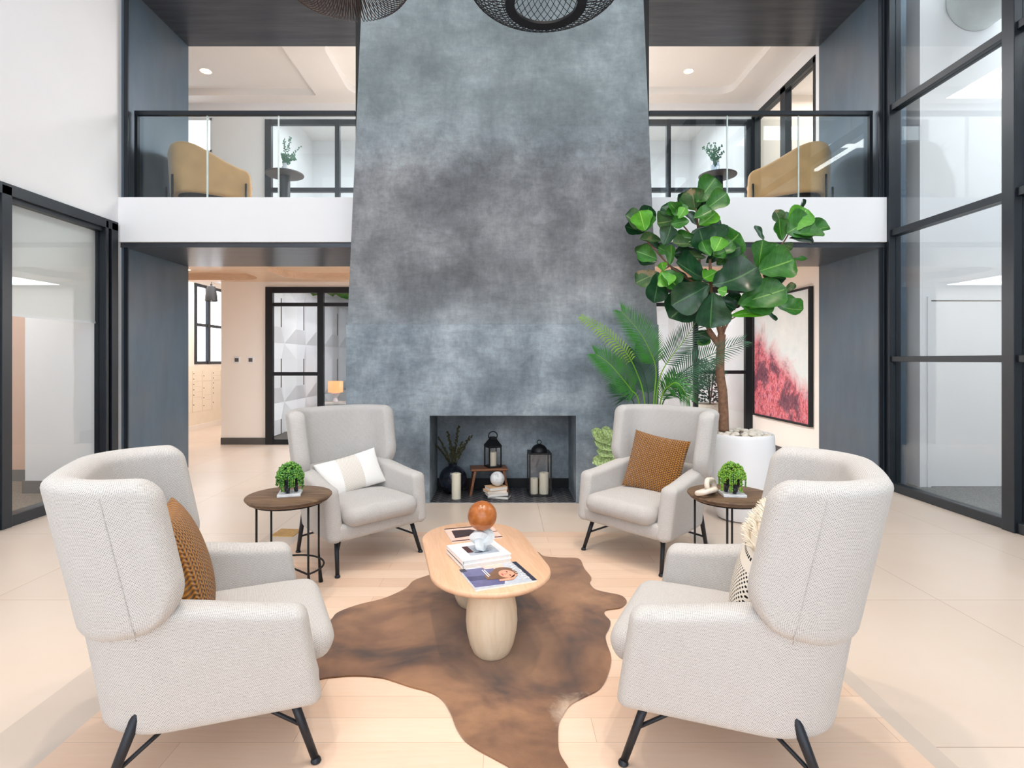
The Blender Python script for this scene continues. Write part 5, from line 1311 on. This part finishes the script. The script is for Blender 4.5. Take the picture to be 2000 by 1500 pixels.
# ================================================================== mail room, lounge, study
ml = thing('mailbox_unit', 'cream wall of locker mailboxes under the mail room window', 'mailboxes', (-6.415, 10.9, 0))
MB().span(0, .012, 0, 2.0, .0, 1.32).build('cabinet', M['mail'], ml, smooth=0)
MB().span(0.012, .03, 0, 2.0, .0, .10).build('plinth', M['cream'], ml, smooth=0)
yk = .06
for c_ in range(5):
    zz = 1.22; hs = (.11, .11, .11, .11, .11, .30) if c_ % 2 else (.22, .30, .11, .22)
    for h_ in hs:
        dr = MB().span(.012, .022, yk, yk+.34, zz-h_+.006, zz, .003).build('door', M['mail'], ml, smooth=0)
        MB().lathe([(.011, 0), (.011, .008)], 10, (.022, yk+.04, zz-h_/2), True, 0, Euler((0, R(90), 0)).to_matrix().to_4x4()).build('lock', M['lock'], dr)
        zz -= h_
    yk += .38
for x, lab in ((463, 'left'), (490, 'right')):
    p = px(x, 703, YB); t = thing('card_reader', 'white wall plate with dark square, %s of the two by the mail room' % lab, 'wall switch', (p.x, YB, p.z), 0, 'wall plates beside the glazed door')
    MB().span(-.055, .055, -.012, 0, -.055, .055, .004).build('plate', M['white'], t, smooth=0); MB().span(-.032, .032, -.018, -.012, -.032, .032).build('reader', M['base'], t, smooth=0)
cp = thing('cone_pendant', 'dark cone pendant lamp hanging in front of the mail room window', 'pendant lamp', (-5.83, 11.0, 2.62))
MB().lathe([(.115, 0), (.105, .12), (.075, .29), (.02, .31), (.02, .34)], 28, caps=False).build('lamp_shade', M['black'], cp); MB().tube([(0, 0, .31), (0, 0, .53)], .005, 6).build('cord', M['black'], cp); MB().ball((0, 0, .06), .05).build('bulb', M['bulb'], cp)
# faceted relief wall in the lounge
rw = thing('relief_wall_panel', 'white faceted relief wall with slim vertical slots, seen through the left glazed partition', 'wall panel', (-4.415, 9.9, 0))
mb = MB(); slots = MB()
for i in range(5):
    for j in range(3):
        y0 = i*1.2; z0 = -.56+j*1.17+(.0 if 1 else 0); cy, cz = y0+.6, z0+.585+.585*0
        o = [(0, y0, z0), (0, y0+1.2, z0), (0, y0+1.2, z0+1.17), (0, y0, z0+1.17)]
        inn = [(.09, cy-.22, cz-.28), (.09, cy+.22, cz-.28), (.09, cy+.22, cz+.28), (.09, cy-.22, cz+.28)]
        o = [(x, y, min(max(z, 0), 3.12)) for x, y, z in o]; inn = [(x, y, min(max(z, 0.02), 3.10)) for x, y, z in inn]
        ov = [mb.bm.verts.new(p) for p in o]; iv = [mb.bm.verts.new(p) for p in inn]
        for k in range(4): mb.bm.faces.new((ov[k], ov[(k+1) % 4], iv[(k+1) % 4], iv[k]))
        if (Vector(inn[0])-Vector(inn[3])).length > .05: mb.bm.faces.new(iv); slots.span(.090, .096, cy+.20, cy+.235, inn[0][2], inn[3][2])
bmesh.ops.remove_doubles(mb.bm, verts=mb.bm.verts, dist=1e-4)
mb.build('facets', M['white'], rw, smooth=0); slots.build('slot', M['base'], rw, smooth=0)
co = thing('console_table', 'low pale console under the lit table lamp in the lounge', 'console', (-3.70, 12.5, 0))
MB().span(-.5, 1.0, -.2, .25, .46, .50, .004).build('tabletop', M['cream'], co, smooth=0); MB().span(-.46, .96, -.16, .22, 0, .46).build('body', M['cream'], co, smooth=0)
tl = thing('table_lamp', 'lit table lamp with an orange drum shade on the lounge console', 'lamp', (-3.80, 12.45, .502))
MB().lathe([(.05, 0), (.06, .03), (.035, .10), (.10, .20), (.03, .23)], 28).build('base', M['pot_white'], tl); MB().lathe([(.165, .22), (.165, .47)], 32, caps=False).build('lamp_shade', M['shade'], tl)
hp = thing('hanging_plant', 'hanging plant with broad green leaves trailing behind the left glazed partition', 'plant', (-2.95, 9.95, 3.16))
mb = MB(); rnd = random.Random(2)
for k in range(26):
    x = rnd.uniform(-.45, .6); B = Vector((x, rnd.uniform(-.05, .1), -.02)); ang = rnd.uniform(-.9, .9); L = rnd.uniform(.30, .60) if x > .0 else rnd.uniform(.34, .56)
    T = B+Vector((L*.5*math.sin(ang), rnd.uniform(-.15, 0), -L)); leaf(mb, B, T, .55, Vector((rnd.uniform(-.4, .4), -1, .4)), .1, .1, .04, 0, 9, 5, k)
for k in range(26):
    x = rnd.uniform(.28, .62); z = -.70; L = rnd.uniform(.2, .55); B = Vector((x, rnd.uniform(-.05, .1), -.45)); T = B+Vector((rnd.uniform(-.1, .1), rnd.uniform(-.1, 0), -L)); leaf(mb, B, T, .16, Vector((rnd.uniform(-.6, .6), -1, .2)), .1, .05, .03, 0, 6, 3, k)
for k in range(6):
    x = rnd.uniform(.25, .6); mb.tube([(x, 0, -.3), (x+.03, 0, -.8), (x+rnd.uniform(-.05, .05), 0, -1.35)], .004, 5)
mb.build('foliage', M['monstera'], hp, smooth=80)
MB().span(-.5, .65, -.08, .12, -.06, .0).build('trough', M['black'], hp, smooth=0)
# study behind the right partition
sp = thing('potted_shrub', 'dark leafy shrub in a pale round planter behind the right glazed partition', 'plant', (3.72, 10.0, 0))
MB().lathe([(.22, 0), (.26, .02), (.30, .60), (.30, .66), (.28, .66), (.27, .6), (0, .6)], 40).build('planter', M['stone_cream'], sp); MB().lathe([(.28, .62), (0, .66)], 24).build('moss', M['soil'], sp)
mb = MB(); rnd = random.Random(14)
for k in range(700):
    a = rnd.uniform(0, 6.28); z = .70+.75*rnd.random()**1.3; r_ = .24*math.sqrt(rnd.random())*(1.1-.5*(z-.7)); p = Vector((r_*math.cos(a), r_*math.sin(a), z)); d = Vector((math.cos(a), math.sin(a), rnd.uniform(-.4, .8))).normalized()
    leaf(mb, p, p+d*rnd.uniform(.04, .08), .6, Vector((rnd.uniform(-1, 1), -1, 1)), .1, .1, 0, 0, 3, 2)
for k in range(5):
    a = 1.3*k; mb.tube([(0, 0, .62), (.04*math.cos(a), .04*math.sin(a), .95), (.09*math.cos(a), .09*math.sin(a), 1.3)], .008, 6)
mb.build('foliage', M['shrub'], sp, smooth=0)
